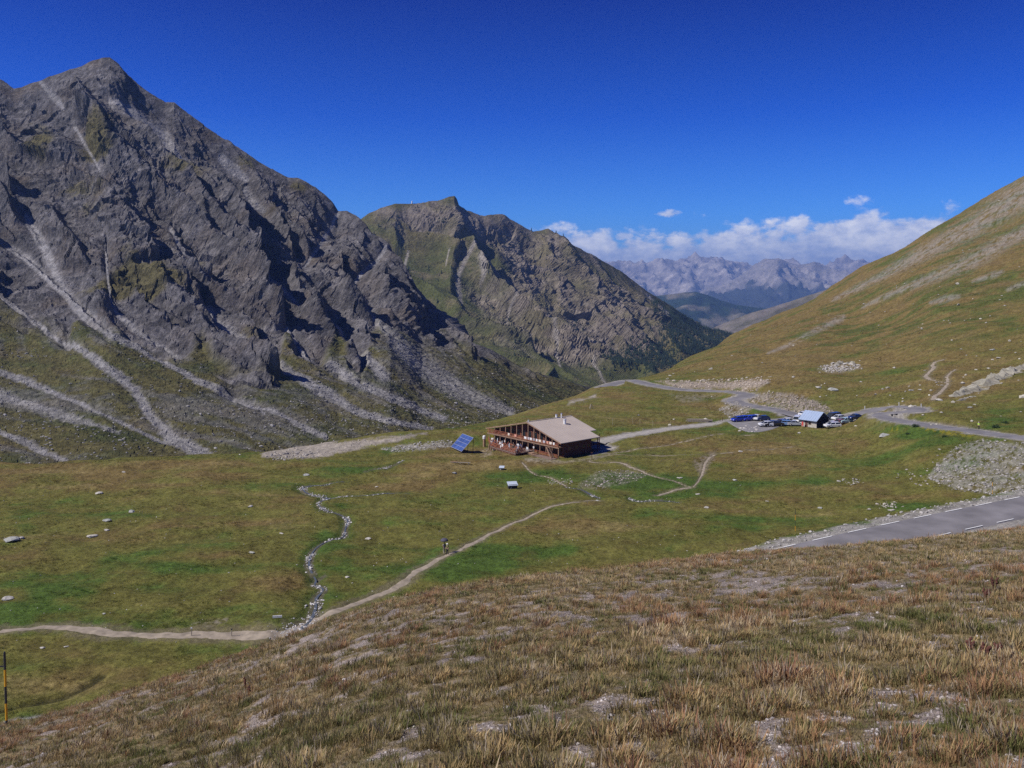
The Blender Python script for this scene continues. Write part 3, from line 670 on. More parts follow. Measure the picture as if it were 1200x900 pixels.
def paint1(x, y, z, px, py, w_, a):
    rock = a['rock']; n1 = fbm(x/45, (y+z)/45, 4, 91); n2 = fbm(x/9, (y+z)/9, 4, 92); n3 = fbm(a['q']/14, a['v']/90, 4, 93); n4 = fbm(x/2.5, (y+z)/2.5, 2, 94)
    o = np.ones((len(x), 1))
    rk = mixc(o*C(.100,.094,.096), o*C(.185,.172,.172), smooth(-.4, .5, n2+n3*.6)); rk = mixc(rk, o*C(.145,.112,.085), smooth(-.05, .5, n1)*.45)
    rk = rk*.92*(1+.35*n4+.22*a['st'])[:, None]
    # turf on ledges high up
    gb = blobs(px, py, [(42,160,16,22,1.0),(112,162,26,22,.9),(220,195,28,16,.8),(100,240,30,18,.3),(145,330,60,16,.8),(175,320,40,12,.6),(280,390,22,14,.6),(85,215,30,10,.5),(310,185,40,12,.6),(350,215,20,8,.5),(235,310,12,10,.5),(330,245,16,8,.3),(380,420,18,12,.5),(150,300,14,40,.3),(20,390,30,14,.5),(350,400,12,20,.4)])
    tm = smooth(.25, .75, gb+n1*.55+n2*.35+n3*.2)*rock
    rk = mixc(rk, o*C(.112,.098,.042)*(1+.3*n4)[:, None], tm*.9)
    # turf with stones lower down
    gr = mixc(o*C(.112,.100,.040), o*C(.070,.078,.028), smooth(-.3, .5, n1+n3*.5+n2*.4)); gr = gr*(1+.35*n4+.2*n2)[:, None]
    gr = mixc(gr, o*C(.145,.110,.055), smooth(.1, .7, n3-n1*.6)*.5)
    rub = smooth(0.15, 0.75, n3*1.1+n2*.55+.10+blobs(px, py, [(270,465,70,16,.5),(60,470,90,30,.45),(480,425,60,26,.45),(560,470,60,24,.2),(300,500,70,16,.6),(60,430,40,14,-.5),(230,450,40,10,-.4),(500,400,40,20,.3),(640,455,40,24,-.9),(600,440,30,20,-.6),(100,510,90,14,-.5),(200,480,30,20,.4),(400,430,60,20,.3),(430,470,60,20,.25),(340,480,50,16,.3)]))
    gr = mixc(gr, o*C(.165,.155,.150)*(1+.4*n4)[:, None], rub*.6)
    c = mixc(gr, rk, rock)
    s = np.zeros(px.shape)
    for i, b in enumerate(SCREE1):
        m = (px > min(p[0] for p in b)-30) & (px < max(p[0] for p in b)+30)
        d, wd = seg_dist(px[m], py[m], b)
        s[m] = np.maximum(s[m], smooth(1.35, .55, d/np.maximum(wd*.5, 1)+n3[m]*.9+n2[m]*.7+n4[m]*.5)*(0.7 if i in (6, 11) else 0.88))
    c = mixc(c, o*C(.285,.272,.270)*(1+.35*n4+.3*n2+.2*n3)[:, None], s)
    return c
sky1 = [(-400,-30),(-220,20),(-80,60),(-20,82),(0,93),(8,99),(16,104),(25,103),(45,94),(60,88),(80,82),(95,77),(108,71),(120,68),(128,68),(138,75),(150,86),(165,98),(180,109),(194,119),(205,119),(214,126),(228,137),(245,150),(262,161),(275,170),(290,178),(305,188),(325,200),(338,207),(349,208),(358,212),(370,219),(382,230),(390,238),(397,246),(407,247),(418,254),(428,262),(436,272),(447,277),(457,283),(463,294),(470,303),(480,318),(488,333),(495,345),(508,358),(520,369),(532,380),(545,392),(555,400),(566,405),(580,412),(600,424),(625,434),(650,442),(680,450),(710,456),(760,470)]
mountain("mountain", sky1, [(-400,565),(0,556),(300,548),(500,530),(600,512),(700,478),(760,476)],
         [(-400,1050),(0,980),(125,960),(300,960),(400,960),(480,930),(560,880),(620,900),(760,1000)], [(-400,330),(0,345),(300,385),(450,440),(600,560),(700,760),(760,850)],
         np.concatenate([np.arange(-330, -40, 8.0), np.arange(-40, 716, 1.15)]), 370, relief1, paint1, M_rock, 0.85)

# second mountain, across the side valley
SC2 = [[(480,285,3),(476,300,3)],[(527,290,2),(523,302,2)],[(548,295,6),(540,318,5),(546,345,4)],[(598,352,2),(600,380,2),(610,398,2),(618,408,2)],[(640,375,3),(652,398,3),(660,420,3),(672,430,2)],
       [(695,420,2),(708,434,2),(722,446,2)],[(645,418,2),(665,432,2),(690,446,2)],[(560,310,8),(565,330,6)],[(700,400,3),(690,385,4)],[(760,345,5),(775,365,6),(785,380,5)]]
def relief2(x, y, z, px, py, w_):
    FX2, FY2 = 0.80, -0.60
    q = x*(-FY2)+y*FX2; v = x*FX2+y*FY2; wq = fbm(x/340, y/340, 3, 171)*150
    rb = blobs(px, py, [(500,300,70,40,.35),(470,246,44,9,1.1),(540,250,50,10,.8),(540,262,100,26,1.2),(640,300,60,28,.9),(590,360,50,50,1.0),(660,385,70,40,1.3),(720,385,50,40,.9),(700,330,60,24,.4),(780,370,40,30,.4),(600,420,26,14,.6),(490,330,60,60,-1.2),(560,420,60,40,-.8),(650,440,60,14,-.8),(520,280,40,8,-.4)])
    rock = smooth(.10, 1.15, rb*.85+fbm((q+wq)/60, v/140, 4, 173)*1.1)
    r1 = ridged((q+wq)/240, v/900, 3, 174); r2 = ridged((q+wq*.6)/75, v/240, 4, 175); r3 = ridged(x/28, (y-z*.5)/28, 4, 176)
    D = r1*62-26+(r2*24-9)*(.3+.7*rock)+(r3*7+fbm(x/9, (y+z)/9, 3, 179)*3+facet((q+wq)/60, (v-z)/110, 184)*8+facet(q/24, (v-z)/40, 185)*4+facet(q/9, (v-z)/13, 186)*1.8)*(.15+.85*rock)
    # the near green spur stands in front of the rocky crest
    sp_, _ = seg_dist(px, py, [(425,262,0),(470,266,0),(520,276,0),(560,298,0),(600,330,0),(640,372,0)])
    side = np.sign(py-np.interp(px, [425,470,520,560,600,640], [262,266,276,298,330,372]))
    D = D+np.where(side > 0, 1, -1)*smooth(14, 2, sp_)*16*smooth(700, 640, px)
    return D, dict(rock=rock, q=q+wq, v=v, r2=r2)
def paint2(x, y, z, px, py, w_, a):
    n1 = fbm(x/95, (y+z)/95, 4, 191); n2 = fbm(x/22, (y+z)/22, 4, 192); n3 = fbm(a['q']/36, a['v']/190, 4, 193); n4 = fbm(x/6, (y+z)/6, 2, 194); o = np.ones((len(x), 1))
    rk = mixc(o*C(.145,.122,.100), o*C(.25,.212,.172), smooth(-.4, .5, n2+n3*.8))*(1+.3*n4)[:, None]; rk = mixc(rk, o*C(.12,.105,.055), smooth(-.05, .5, n1+n3*.7)*.85)
    gr = mixc(o*C(.125,.105,.048), o*C(.078,.085,.030), smooth(-.4, .5, blobs(px, py, [(520,340,70,40,.9),(620,430,90,30,1.3),(680,452,60,14,1.2)])+n1*.8+n2*.3)); gr = mixc(gr, o*C(.18,.145,.09), smooth(.0, .6, n3+n2*.5)*.7)
    c = mixc(gr*(1+.25*n4)[:, None], rk, a['rock'])
    s = np.zeros(px.shape)
    for b in SC2:
        m = (px > min(p[0] for p in b)-12) & (px < max(p[0] for p in b)+12); d, wd = seg_dist(px[m], py[m], b); s[m] = np.maximum(s[m], smooth(1.5, .5, d/np.maximum(wd*.5, .8)+n3[m]*.5+n2[m]*.3))
    c = mixc(c, o*C(.30,.27,.24), s*.8)
    return c
sky2 = [(380,300),(405,262),(420,257),(432,249),(445,243),(455,240),(463,237),(484,238),(500,238),(513,236),(520,233),(526,230),(533,229),(536,233),(538,241),(546,246),(556,249),(566,252),(573,250),(586,251),(592,252),(598,257),(606,262),(616,268),(625,272),(636,271),(643,270),(652,275),(662,277),(672,286),(685,293),(700,300),(716,310),(730,318),(745,330),(760,341),(775,350),(790,360),(805,370),(820,380),(835,388),(850,394),(870,401),(900,410),(950,425)]
mountain("mountain", sky2, [(380,478),(500,492),(600,494),(700,480),(740,470),(860,440),(950,440)], [(380,2000),(530,2100),(700,2300),(850,2500),(950,2600)], [(380,1050),(600,1100),(700,1200),(780,1450),(860,1800),(950,2100)],
         np.arange(384, 940, 1.25), 230, relief2, paint2, M_rock, 0.8)
SHEET2 = (sky2,)

# tan slope beyond the notch
def rel3(x, y, z, px, py, w_): return ridged((x+y)/300, (y-x)/900, 3, 201)*30-12+fbm(x/60, y/60, 3, 202)*8, {}
def pt3(x, y, z, px, py, w_, a):
    n = fbm(x/200, y/200, 4, 203); o = np.ones((len(x), 1)); m = fbm(x/40, y/40, 3, 204)
    return mixc(o*C(.21,.18,.15), o*C(.11,.10,.06), smooth(-.2, .5, n+m*.4))*(1+.25*m)[:, None]
mountain("mountain", [(780,402),(820,391),(840,382),(860,374),(880,367),(900,361),(925,353),(950,345),(1000,330),(1060,318)], [(780,440),(1060,440)], [(780,4400),(1060,4000)], [(780,3200),(1060,2800)], np.arange(782, 1060, 2.5), 60, rel3, pt3, M_far)
# dark wooded ridge
def rel4(x, y, z, px, py, w_): return ridged((x+y*.4)/700, y/900, 4, 211)*110-40+fbm(x/120, (y+z)/120, 3, 212)*26, {}
def pt4(x, y, z, px, py, w_, a):
    n = fbm(x/350, (y+z)/350, 4, 213); o = np.ones((len(x), 1)); m = fbm(x/90, (y+z)/90, 3, 214)
    cl = blobs(px, py, [(800,362,40,4,.5),(845,374,30,6,.8),(930,356,30,3,.8),(795,346,30,5,.6),(880,352,20,3,.3)])
    return mixc(o*C(.020,.036,.020), o*C(.17,.15,.105), smooth(.25, .7, cl+n*.5+m*.35))
mountain("mountain", [(720,352),(750,349),(775,347),(800,343),(815,342),(830,346),(845,352),(860,357),(880,360),(900,362),(920,361),(945,356),(970,350),(1010,340)], [(720,420),(1010,420)], [(720,8200),(1010,7600)], [(720,5600),(1010,5200)], np.arange(722, 1010, 2.0), 80, rel4, pt4, M_far)
# blue shoulder and the pale far range
def rel5(x, y, z, px, py, w_): return ridged((x+y*.25)/1300, y/2600, 5, 221)*260-90+ridged(x/330, (y+z*2)/520, 4, 222)*110+fbm(x/120, (y+z)/120, 3, 229)*40, {}
def pt5(x, y, z, px, py, w_, a):
    n = fbm(x/900, (y+z*2)/900, 4, 223); o = np.ones((len(x), 1)); m = fbm(x/220, (y+z)/220, 4, 224)
    lim = interp1(px, [(700,360),(800,352),(835,345),(860,336),(880,331),(895,334),(915,340),(940,336),(960,342),(1020,348)])
    wood = smooth(-3, 5, py-lim+m*9+n*7)
    rk = mixc(o*C(.25,.225,.205), o*C(.42,.37,.33), smooth(-.3, .5, m+n)); return mixc(rk, o*C(.020,.030,.022), wood*.93)
mountain("mountain", [(700,358),(760,356),(790,352),(815,346),(835,338),(850,332),(865,325),(880,317),(890,311),(900,306),(912,303),(922,307),(940,311),(955,308),(965,313),(985,318),(1010,322),(1040,326)], [(700,410),(1040,410)], [(700,14500),(1040,15500)], [(700,9500),(1040,9500)], np.arange(702, 1040, 1.6), 90, rel5, pt5, M_far)
def rel6(x, y, z, px, py, w_): return ridged((x+y*.3)/1500, y/3200, 5, 231)*330-120+ridged(x/380, (y+z*2)/700, 4, 232)*140+fbm(x/130, (y+z)/130, 3, 233)*45, {}
def pt6(x, y, z, px, py, w_, a):
    n = fbm(x/1100, (y+z*2)/1100, 4, 234); o = np.ones((len(x), 1)); m = fbm(x/260, (y+z)/260, 4, 235)
    rk = mixc(o*C(.26,.23,.215), o*C(.50,.44,.38), smooth(-.3, .5, m+n)); return mixc(rk, o*C(.05,.06,.05), smooth(12, 20, py-330+m*9)*.6)
mountain("mountain", [(660,312),(700,308),(718,305),(735,305),(748,304),(760,307),(775,305),(790,307),(806,304),(820,307),(835,305),(850,308),(870,307),(890,309),(925,309),(945,307),(960,309),(980,306),(1000,305),(1010,304),(1020,307),(1040,312),(1080,318)], [(660,380),(1080,380)], [(660,19000),(1080,19500)], [(660,15500),(1080,15500)], np.arange(662, 1080, 1.6), 80, rel6, pt6, M_far, crest_keep=0.75)
# closed box of thin mountain air round everything
hm = bpy.data.materials.new("mountain_air"); hm.use_nodes = True; t_ = hm.node_tree; t_.nodes.clear()
ho = t_.nodes.new("ShaderNodeOutputMaterial"); hv = t_.nodes.new("ShaderNodeVolumePrincipled"); t_.links.new(hv.outputs[0], ho.inputs['Volume'])
hv.inputs['Color'].default_value = (0.28, 0.49, 1.0, 1); hv.inputs['Density'].default_value = 5.6e-5; hv.inputs['Anisotropy'].default_value = 0.1
hz = MB().box((0, 11750, -350), (54000, 27500, 2100)).build("haze", hm); tag(hz, kind="stuff")
# ------------------------------------------------------------ roads, tracks, paths, water
def ribbon(name, P, z, halfw, mat, nacross=5, crown=0.05, skirt=0.0, jitter=0.0, seed=1, kind="structure", parent=None):
    """a strip along a polyline; halfw may be a number or an array; edges sink by skirt"""
    P = np.asarray(P)[:, :2]; T = np.gradient(P, axis=0); T /= np.linalg.norm(T, axis=1, keepdims=True)+1e-9
    Nn = np.stack([-T[:, 1], T[:, 0]], 1); hw = np.broadcast_to(halfw, (len(P),)).astype(float)
    if jitter:
        hwl = hw*(1+jitter*fbm(P[:, 0]/2.5, P[:, 1]/2.5, 3, seed)*2); hwr = hw*(1+jitter*fbm(P[:, 0]/2.5, P[:, 1]/2.5, 3, seed+9)*2)
    else: hwl = hwr = hw
    u = np.linspace(-1, 1, nacross); V = []
    for uu in u:
        h_ = np.where(uu < 0, hwl, hwr); q = P+Nn*(uu*h_)[:, None]
        zz = (z(q[:, 0], q[:, 1]) if callable(z) else z)+crown*(1-uu*uu)-skirt*(abs(uu) > 0.99)
        V.append(np.column_stack([q, zz]))
    V = np.stack(V, 1).reshape(-1, 3)
    o = np_mesh(name, V, grid_faces(len(P), nacross), mat, True, None, parent)
    if kind: tag(o, kind=kind)
    return o
def dense(P, step):
    P = np.asarray(P); d = np.r_[0, np.cumsum(np.linalg.norm(np.diff(P[:, :2], axis=0), axis=1))]; s = np.arange(0, d[-1], step)
    return np.column_stack([np.interp(s, d, P[:, i]) for i in range(P.shape[1])])
M_asph = simple("asphalt", (.185, .175, .180), 0.95, 0.26, 0.28, bump=0.2)
M_asph2 = simple("dark_asphalt", (.085, .083, .092), 0.9, 0.16, 0.4)
M_grav = simple("gravel_surface", (.34, .315, .28), 1.0, 0.22, 1.3, bump=0.4)
M_path = simple("trodden_earth", (.30, .25, .19), 1.0, 0.28, 1.2, bump=0.4)
M_line = simple("road_paint", (.78, .78, .76), 0.7, 0.10, 6.0)
nr = dense(near_road, 1.5)
ribbon("road", nr, nr[:, 2], 3.35, M_asph, 9, 0.06, 0.12)
# broken edge lines on the near road
T = np.gradient(nr[:, :2], axis=0); T /= np.linalg.norm(T, axis=1, keepdims=True); NN = np.stack([-T[:, 1], T[:, 0]], 1)
dline = empty("road_marking", (0, 0, 0)); tag(dline, kind="structure")
fine = dense(near_road, 0.25); Tf = np.gradient(fine[:, :2], axis=0); Tf /= np.linalg.norm(Tf, axis=1, keepdims=True); Nf = np.stack([-Tf[:, 1], Tf[:, 0]], 1)
_px = 600+1000*fine[:, 0]/fine[:, 1]
def dash(i0, n, off, hw=0.075):
    V = []
    for i in range(i0, min(i0+n, len(fine))):
        for sgn in (-1, 1):
            q = fine[i, :2]+Nf[i]*(off+sgn*hw); V.append((q[0], q[1], fine[i, 2]+0.06*(1-(off/3.35)**2)+0.012))
    F = [(2*k, 2*k+1, 2*k+3, 2*k+2) for k in range(len(V)//2-1)]
    if F: np_mesh("painted_dash", V, F, M_line, False, None, dline)
s0 = int(np.argmin(np.abs(_px-878))) % 22
i = s0
while i < len(fine)-14:
    if fine[i, 1] > 80: dash(i, 13, 2.95); dash(i+5, 13, -2.95)
    i += 22
pr = dense(pass_road, 2.0)
ribbon("road", pr, pr[:, 2], 2.9, M_asph, 5, 0.05, 0.12)
tr = dense(track, 1.5); ribbon("track", tr, tr[:, 2], 1.6, M_grav, 5, 0.0, 0.10, 0.12)
# car park surface
cx = np.mean([p[0] for p in carpark_w]); cyy = np.mean([p[1] for p in carpark_w])
ring = catmull([p for p in carpark_w]+[carpark_w[0]], 5)
V = [(cx, cyy, _cpz+0.03)]; 
for k in (0.5, 0.97, 1.03): V += [(cx+(p[0]-cx)*k, cyy+(p[1]-cyy)*k, _cpz+(0.03 if k < 1 else -0.12)) for p in ring]
n_ = len(ring); F = [(0, 1+i, 1+(i+1) % n_, 1+(i+1) % n_) for i in range(n_)]
me = bpy.data.meshes.new("car_park"); me.from_pydata(V, [], [(0, 1+i, 1+(i+1) % n_) for i in range(n_)]+[(1+r*n_+i, 1+(r+1)*n_+i, 1+(r+1)*n_+(i+1) % n_, 1+r*n_+(i+1) % n_) for r in range(2) for i in range(n_)])
M_park = simple("car_park_gravel", (.215, .205, .205), 1.0, 0.2, 0.5); me.materials.append(M_park)
o = bpy.data.objects.new("car_park", me); col.objects.link(o); tag(o, kind="structure")
for P in paths_w:
    d = dense(P, 0.45); ribbon("footpath", d, ground_z, d[:, 2]*0.5, M_path, 7, 0.05, 0.10, 0.38, 3)
# water: thin ribbons lying in the carved stream beds
M_water, t_, b_ = new_mat("stream_water")
b_.inputs['Base Color'].default_value = (.10, .11, .10, 1); b_.inputs['Roughness'].default_value = 0.2; b_.inputs['Specular IOR Level'].default_value = 0.5
nz = t_.nodes.new("ShaderNodeTexNoise"); nz.inputs['Scale'].default_value = 3.0; nz.inputs['Detail'].default_value = 4; tcn = t_.nodes.new("ShaderNodeTexCoord"); t_.links.new(tcn.outputs['Object'], nz.inputs['Vector'])
bp = t_.nodes.new("ShaderNodeBump"); bp.inputs['Strength'].default_value = 0.6; bp.inputs['Distance'].default_value = 0.08; t_.links.new(nz.outputs[0], bp.inputs['Height']); t_.links.new(bp.outputs[0], b_.inputs['Normal'])
for P in streams_w[:2]+streams_w[3:5]:
    d = dense(P, 0.8); zc = ground_z(d[:, 0], d[:, 1])+0.08; zc = np.convolve(np.pad(zc, 2, mode='edge'), np.ones(5)/5, 'valid')
    ribbon("stream_water", d, zc, np.maximum(d[:, 2]*0.13, 0.09), M_water, 3, 0, 0.02, 0.3, 5)

# ------------------------------------------------------------ stones
def rock_mesh(seed, sub=1, flat=0.6, rough=0.35):
    import bmesh
    bm = bmesh.new(); bmesh.ops.create_icosphere(bm, subdivisions=sub, radius=1.0); rnd = random.Random(seed)
    ofs = [Vector((rnd.uniform(-1, 1), rnd.uniform(-1, 1), rnd.uniform(-1, 1))).normalized() for _ in range(9)]; dd = [rnd.uniform(.45, .95) for _ in ofs]
    for v in bm.verts:
        p = v.co.copy()
        for n_, d_ in zip(ofs, dd):
            k = p.dot(n_)-d_
            if k > 0: p -= n_*k
        p *= 1+rnd.uniform(-rough, rough)*0.25
        v.co = Vector((p.x, p.y*0.8, p.z*flat))
    V = [tuple(v.co) for v in bm.verts]; F = [tuple(v.index for v in f.verts) for f in bm.faces]; bm.free(); return np.array(V), np.array(F)
ROCKS1 = [rock_mesh(100+i, 1, random.uniform(.5, .85)) for i in range(8)]
ROCKS2 = [rock_mesh(200+i, 2, random.uniform(.45, .75), 0.25) for i in range(7)]
M_stone = terrain_mat("pale_stone", [(1.5, .78, 1.2, 5), (9.0, .8, 1.2, 6)], 4.0, 0.08, 0.7)
def scatter_rocks(name, pts, mat, parent=None, label=None):
    """pts: x, y, z, size, tint -> one joined mesh"""
    Vs = []; Fs = []; Cs = []; b = 0
    for (x, y, z, s, tn) in pts:
        V, F = ROCKS1[random.randrange(8)]; a = random.uniform(0, 6.28); ca, sa = math.cos(a), math.sin(a)
        W = V*s*np.array([random.uniform(.8, 1.3), random.uniform(.8, 1.3), random.uniform(.7, 1.1)])
        W = np.column_stack([W[:, 0]*ca-W[:, 1]*sa+x, W[:, 0]*sa+W[:, 1]*ca+y, W[:, 2]+z]); Vs.append(W); Fs.append(F+b); b += len(V)
        cc_ = np.array(tn)*random.uniform(.75, 1.25); Cs.append(np.repeat(cc_[None, :], len(V), 0))
    o = np_mesh(name, np.vstack(Vs), np.vstack(Fs), mat, False, {'col': np.vstack(Cs)}); tag(o, label, kind="stuff"); return o
pts = []
for P in streams_w:
    d = dense(P, 0.30)
    for q in d:
        wq = max(q[2], 0.2); k = fbm(np.array([q[0]/5]), np.array([q[1]/5]), 2, 301)[0]
        for _ in range(int(2+wq*3.4)):
            if random.random() < 0.36+k*2.4:
                x = q[0]+random.gauss(0, wq*0.33); y = q[1]+random.gauss(0, wq*0.30); s = random.uniform(.05, .16)*(1+0.9*(random.random() < .12))
                pts.append((x, y, s, (.54, .52, .50)))
for _ in range(500):   # fan of shingle where the stream meets the path
    x, y = hit(random.gauss(350, 12), random.gauss(742, 5), 60); pts.append((x, y, random.uniform(.06, .16), (.40, .39, .38)))
zz = ground_z([p[0] for p in pts], [p[1] for p in pts])
scatter_rocks("stream_stones", [(p[0], p[1], z+p[2]*.25, p[2], p[3]) for p, z in zip(pts, zz)], M_stone)
# loose stones of the embankments and verges
pts = []
def in_area(poly, n, s0, s1, tn, ymin=100, dens=None):
    xs = [p[0] for p in poly]; ys_ = [p[1] for p in poly]; k = 0; tries = 0
    while k < n and tries < n*12:
        tries += 1; a = random.uniform(min(xs), max(xs)); b_ = random.uniform(min(ys_), max(ys_))
        if in_poly(np.array([a]), np.array([b_]), poly)[0]:
            x, y = hit(a, b_, ymin); s = s0*(s1/s0)**(random.random()**2.2); pts.append((x, y, s, tn)); k += 1
in_area(RUB[0][0], 1700, .10, .50, (.33,.31,.285)); in_area([(1040,560),(1100,535),(1125,525),(1160,577),(1100,572)], 160, .12, .4, (.36,.32,.28))
in_area(RUB[1][0], 420, .2, .8, (.40,.34,.28)); in_area(RUB[2][0], 500, .2, .7, (.32,.27,.22)); in_area(RUB[3][0], 160, .2, .6, (.33,.30,.26)); in_area(RUB[5][0], 260, .12, .4, (.38,.34,.3))
in_area([(310,522),(345,520),(375,533),(372,538),(320,538)], 260, .15, .6, (.34,.31,.28)); in_area(RUB[6][0], 260, .12, .45, (.36,.34,.31)); in_area(RUB[10][0], 200, .3, 1.0, (.42,.39,.35)); in_area(RUB[11][0], 160, .12, .4, (.36,.32,.28))
in_area([(985,562),(1005,560),(1012,566),(995,570)], 40, .12, .35, (.40,.37,.33)); in_area([(1025,590),(1050,586),(1060,594),(1030,597)], 40, .12, .4, (.42,.38,.33)); in_area([(780,448),(905,441),(905,446),(790,450)], 60, .3, 1.0, (.42,.37,.30))
in_area([(870,500),(905,503),(880,508),(866,506)], 40, .2, .6, (.45,.42,.38)); in_area([(640,563),(670,562),(672,568),(645,568)], 60, .12, .3, (.38,.34,.3))
nrd = dense(near_road, 0.5)
for q in nrd:
    if q[1] > 85:
        for _ in range(2):
            d = random.uniform(3.5, 6.2); T_ = (nrd[min(len(nrd)-1, 60)][:2]-nrd[0][:2])
            i_ = int(np.argmin(np.hypot(nr[:, 0]-q[0], nr[:, 1]-q[1]))); n2 = NN[i_]; pts.append((q[0]+n2[0]*d, q[1]+n2[1]*d, random.uniform(.06, .28), (.38,.36,.34)))
zz = ground_z([p[0] for p in pts], [p[1] for p in pts])
scatter_rocks("rubble", [(p[0], p[1], z+p[2]*.15, p[2], p[3]) for p, z in zip(pts, zz)], M_stone)
# pale specks strewn over the right-hand hillside
pts = []
for _ in range(520):
    a = random.uniform(770, 1260); b_ = random.uniform(210, 500)
    if b_ < np.interp(a, [770, 850, 950, 1000, 1100, 1200, 1260], [440, 400, 352, 326, 266, 212, 175])+6: continue
    if fbm(np.array([a/60]), np.array([b_/25]), 3, 303)[0] < -.05 and random.random() < .8: continue
    x, y = hit(a, b_, 200); pts.append((x, y, random.uniform(.25, .75)*(1.8 if random.random() < .08 else 1), (.42,.39,.33)))
for _ in range(260):
    a = random.uniform(0, 900); b_ = random.uniform(560, 760); x, y = hit(a, b_, 75); pts.append((x, y, random.uniform(.05, .16), (.42,.40,.36)))
zz = ground_z([p[0] for p in pts], [p[1] for p in pts])
scatter_rocks("scattered_stones", [(p[0], p[1], z+p[2]*.1, p[2], p[3]) for p, z in zip(pts, zz)], M_stone)
# fallen blocks over the talus of the big mountain
m1 = [o for o in col.objects if o.name == "mountain"][0]; nv1 = len(m1.data.vertices); v1 = np.empty(nv1*3, np.float32); m1.data.vertices.foreach_get('co', v1); v1 = v1.reshape(-1, 3)
q1 = 600+1000*v1[:, 0]/v1[:, 1]; r1_ = 330-1000*v1[:, 2]/v1[:, 1]; cl1 = np.nonzero((q1 > -40) & (q1 < 640) & (r1_ > np.interp(q1, [p[0] for p in RIB_LOW], [p[1] for p in RIB_LOW])-6) & (r1_ < 545))[0]
rs3 = np.random.RandomState(8); cl1 = rs3.choice(cl1, 16000, replace=False); gw = fbm(q1[cl1]/30, r1_[cl1]/14, 3, 307)+.35*(r1_[cl1] > 470); cl1 = cl1[rs3.rand(len(cl1)) < np.clip(gw*.9+.12, .03, .6)][:2300]
scatter_rocks("fallen_blocks", [(float(v1[i, 0]), float(v1[i, 1]), float(v1[i, 2])+.1, random.uniform(.35, .9)*(2.0 if random.random() < .05 else 1), (.30,.285,.275)) for i in cl1], M_stone)
# boulders one can point at: px, py, width in px, label
BOUL = [
 (12,636,24,"pale flat boulder at the left end of the meadow with a smaller one behind"),(24,632,10,"small pale stone just behind the flat boulder at the meadow's left end"),
 (109,628,16,"rounded pale boulder in the left meadow below two flat slabs"),(126,612,13,"flat pale slab lying in the left meadow above the rounded boulder"),(125,622,9,"small flat stone directly behind the rounded pale boulder"),
 (9,703,15,"grey green boulder at the left picture edge above the footpath"),(154,599,15,"thin pale slab sunk in grass in the left meadow"),(115,577,13,"long low pale stone in the upper left meadow"),
 (293,594,9,"pale stone in the middle of the left meadow"),(296,649,11,"pale stone left of the winding stream"),(432,630,10,"rectangular white block of stone on the grass right of the stream"),
 (407,676,8,"buff stone beside the winding stream"),(359,556,9,"flat pale stone above the head of the stream"),(330,627,8,"low grey stone among tussocks left of the stream"),
 (441,569,6,"small buff stone on the yellow grass above the stream fork"),(532,555,8,"small flat pale stone below the plank on the yellow meadow"),
 (818,579,7,"pale stone in the grass right of the shingle patch"),(828,595,9,"low pale boulder near the ditch in the right meadow"),(861,562,8,"grey upright boulder in the green hollow right of the bare wedge"),
 (868,529,7,"white stone lying on the thin path below the hut"),(899,588,6,"white upright stone in grass left of the yellow snow pole"),(961,595,8,"flat pale stone in the meadow just above the near road"),
 (1018,598,8,"pale stone in lush grass beside the near road"),(1045,598,10,"larger pale stone in lush grass beside the near road"),(1036,510,18,"slanting grey slab on the green bank under the hairpin bend"),
 (1101,528,5,"small round white stone on the green bank left of the rubble"),(983,565,6,"small white stone in the hollow below the hut"),
 (1068,458,9,"pale boulder on the hillside left of the bare trail"),(1078,457,7,"smaller pale stone next to the boulder left of the bare trail"),(1100,470,11,"blocky grey boulder at the foot of the bare hillside trail"),
 (1163,410,9,"white boulder on the upper hillside above the long outcrop"),(1170,420,8,"tilted pale stone just above the long outcrop"),(959,455,10,"flat pale rock on the slope above the hut"),(976,457,14,"larger pale rock on the slope behind the hut"),
 (833,433,7,"pale boulder on the slope above the far road bend"),(785,441,6,"small pale boulder near the top of the far road"),(748,486,5,"small white stone in the grass behind the track"),
 (78,756,7,"whitish stone in grass just under the left footpath"),(50,756,8,"pale stone left of another under the left footpath"),(122,720,6,"low grey stone above the left footpath"),
 (145,554,5,"tiny white stone high in the left meadow"),(281,533,5,"tiny white stone near the far edge of the left meadow"),(700,586,6,"pale stone at the end of the long footpath"),
 (936,506,7,"white rock at the foot of the hut's front wall"),(797,560,9,"pale flat rock beside the sandy path below the refuge"),(1137,478,8,"buff rock on the bank above the upper road"),
]
for i, (bx, by, bw, lab) in enumerate(BOUL):
    x, y, z = at(bx, by, 34 if by > 700 and bx < 300 else 60); s = bw/1000*y*0.42; V, F = ROCKS2[i % 7]
    W = V*s*np.array([1.05, 1, .72]); tn = np.array((.46, .43, .38) if i % 3 else (.36, .36, .33))
    o = np_mesh("boulder", W, F, M_stone, False, {'col': np.repeat(tn[None, :], len(V), 0)*np.random.RandomState(i).uniform(.85, 1.1, (len(V), 1))})
    o.location = (x, y, z+s*.10); o.rotation_euler = (random.uniform(-.1, .1), random.uniform(-.1, .1), random.uniform(-.6, .6)); tag(o, lab, "boulder", "boulders lying in the grass")
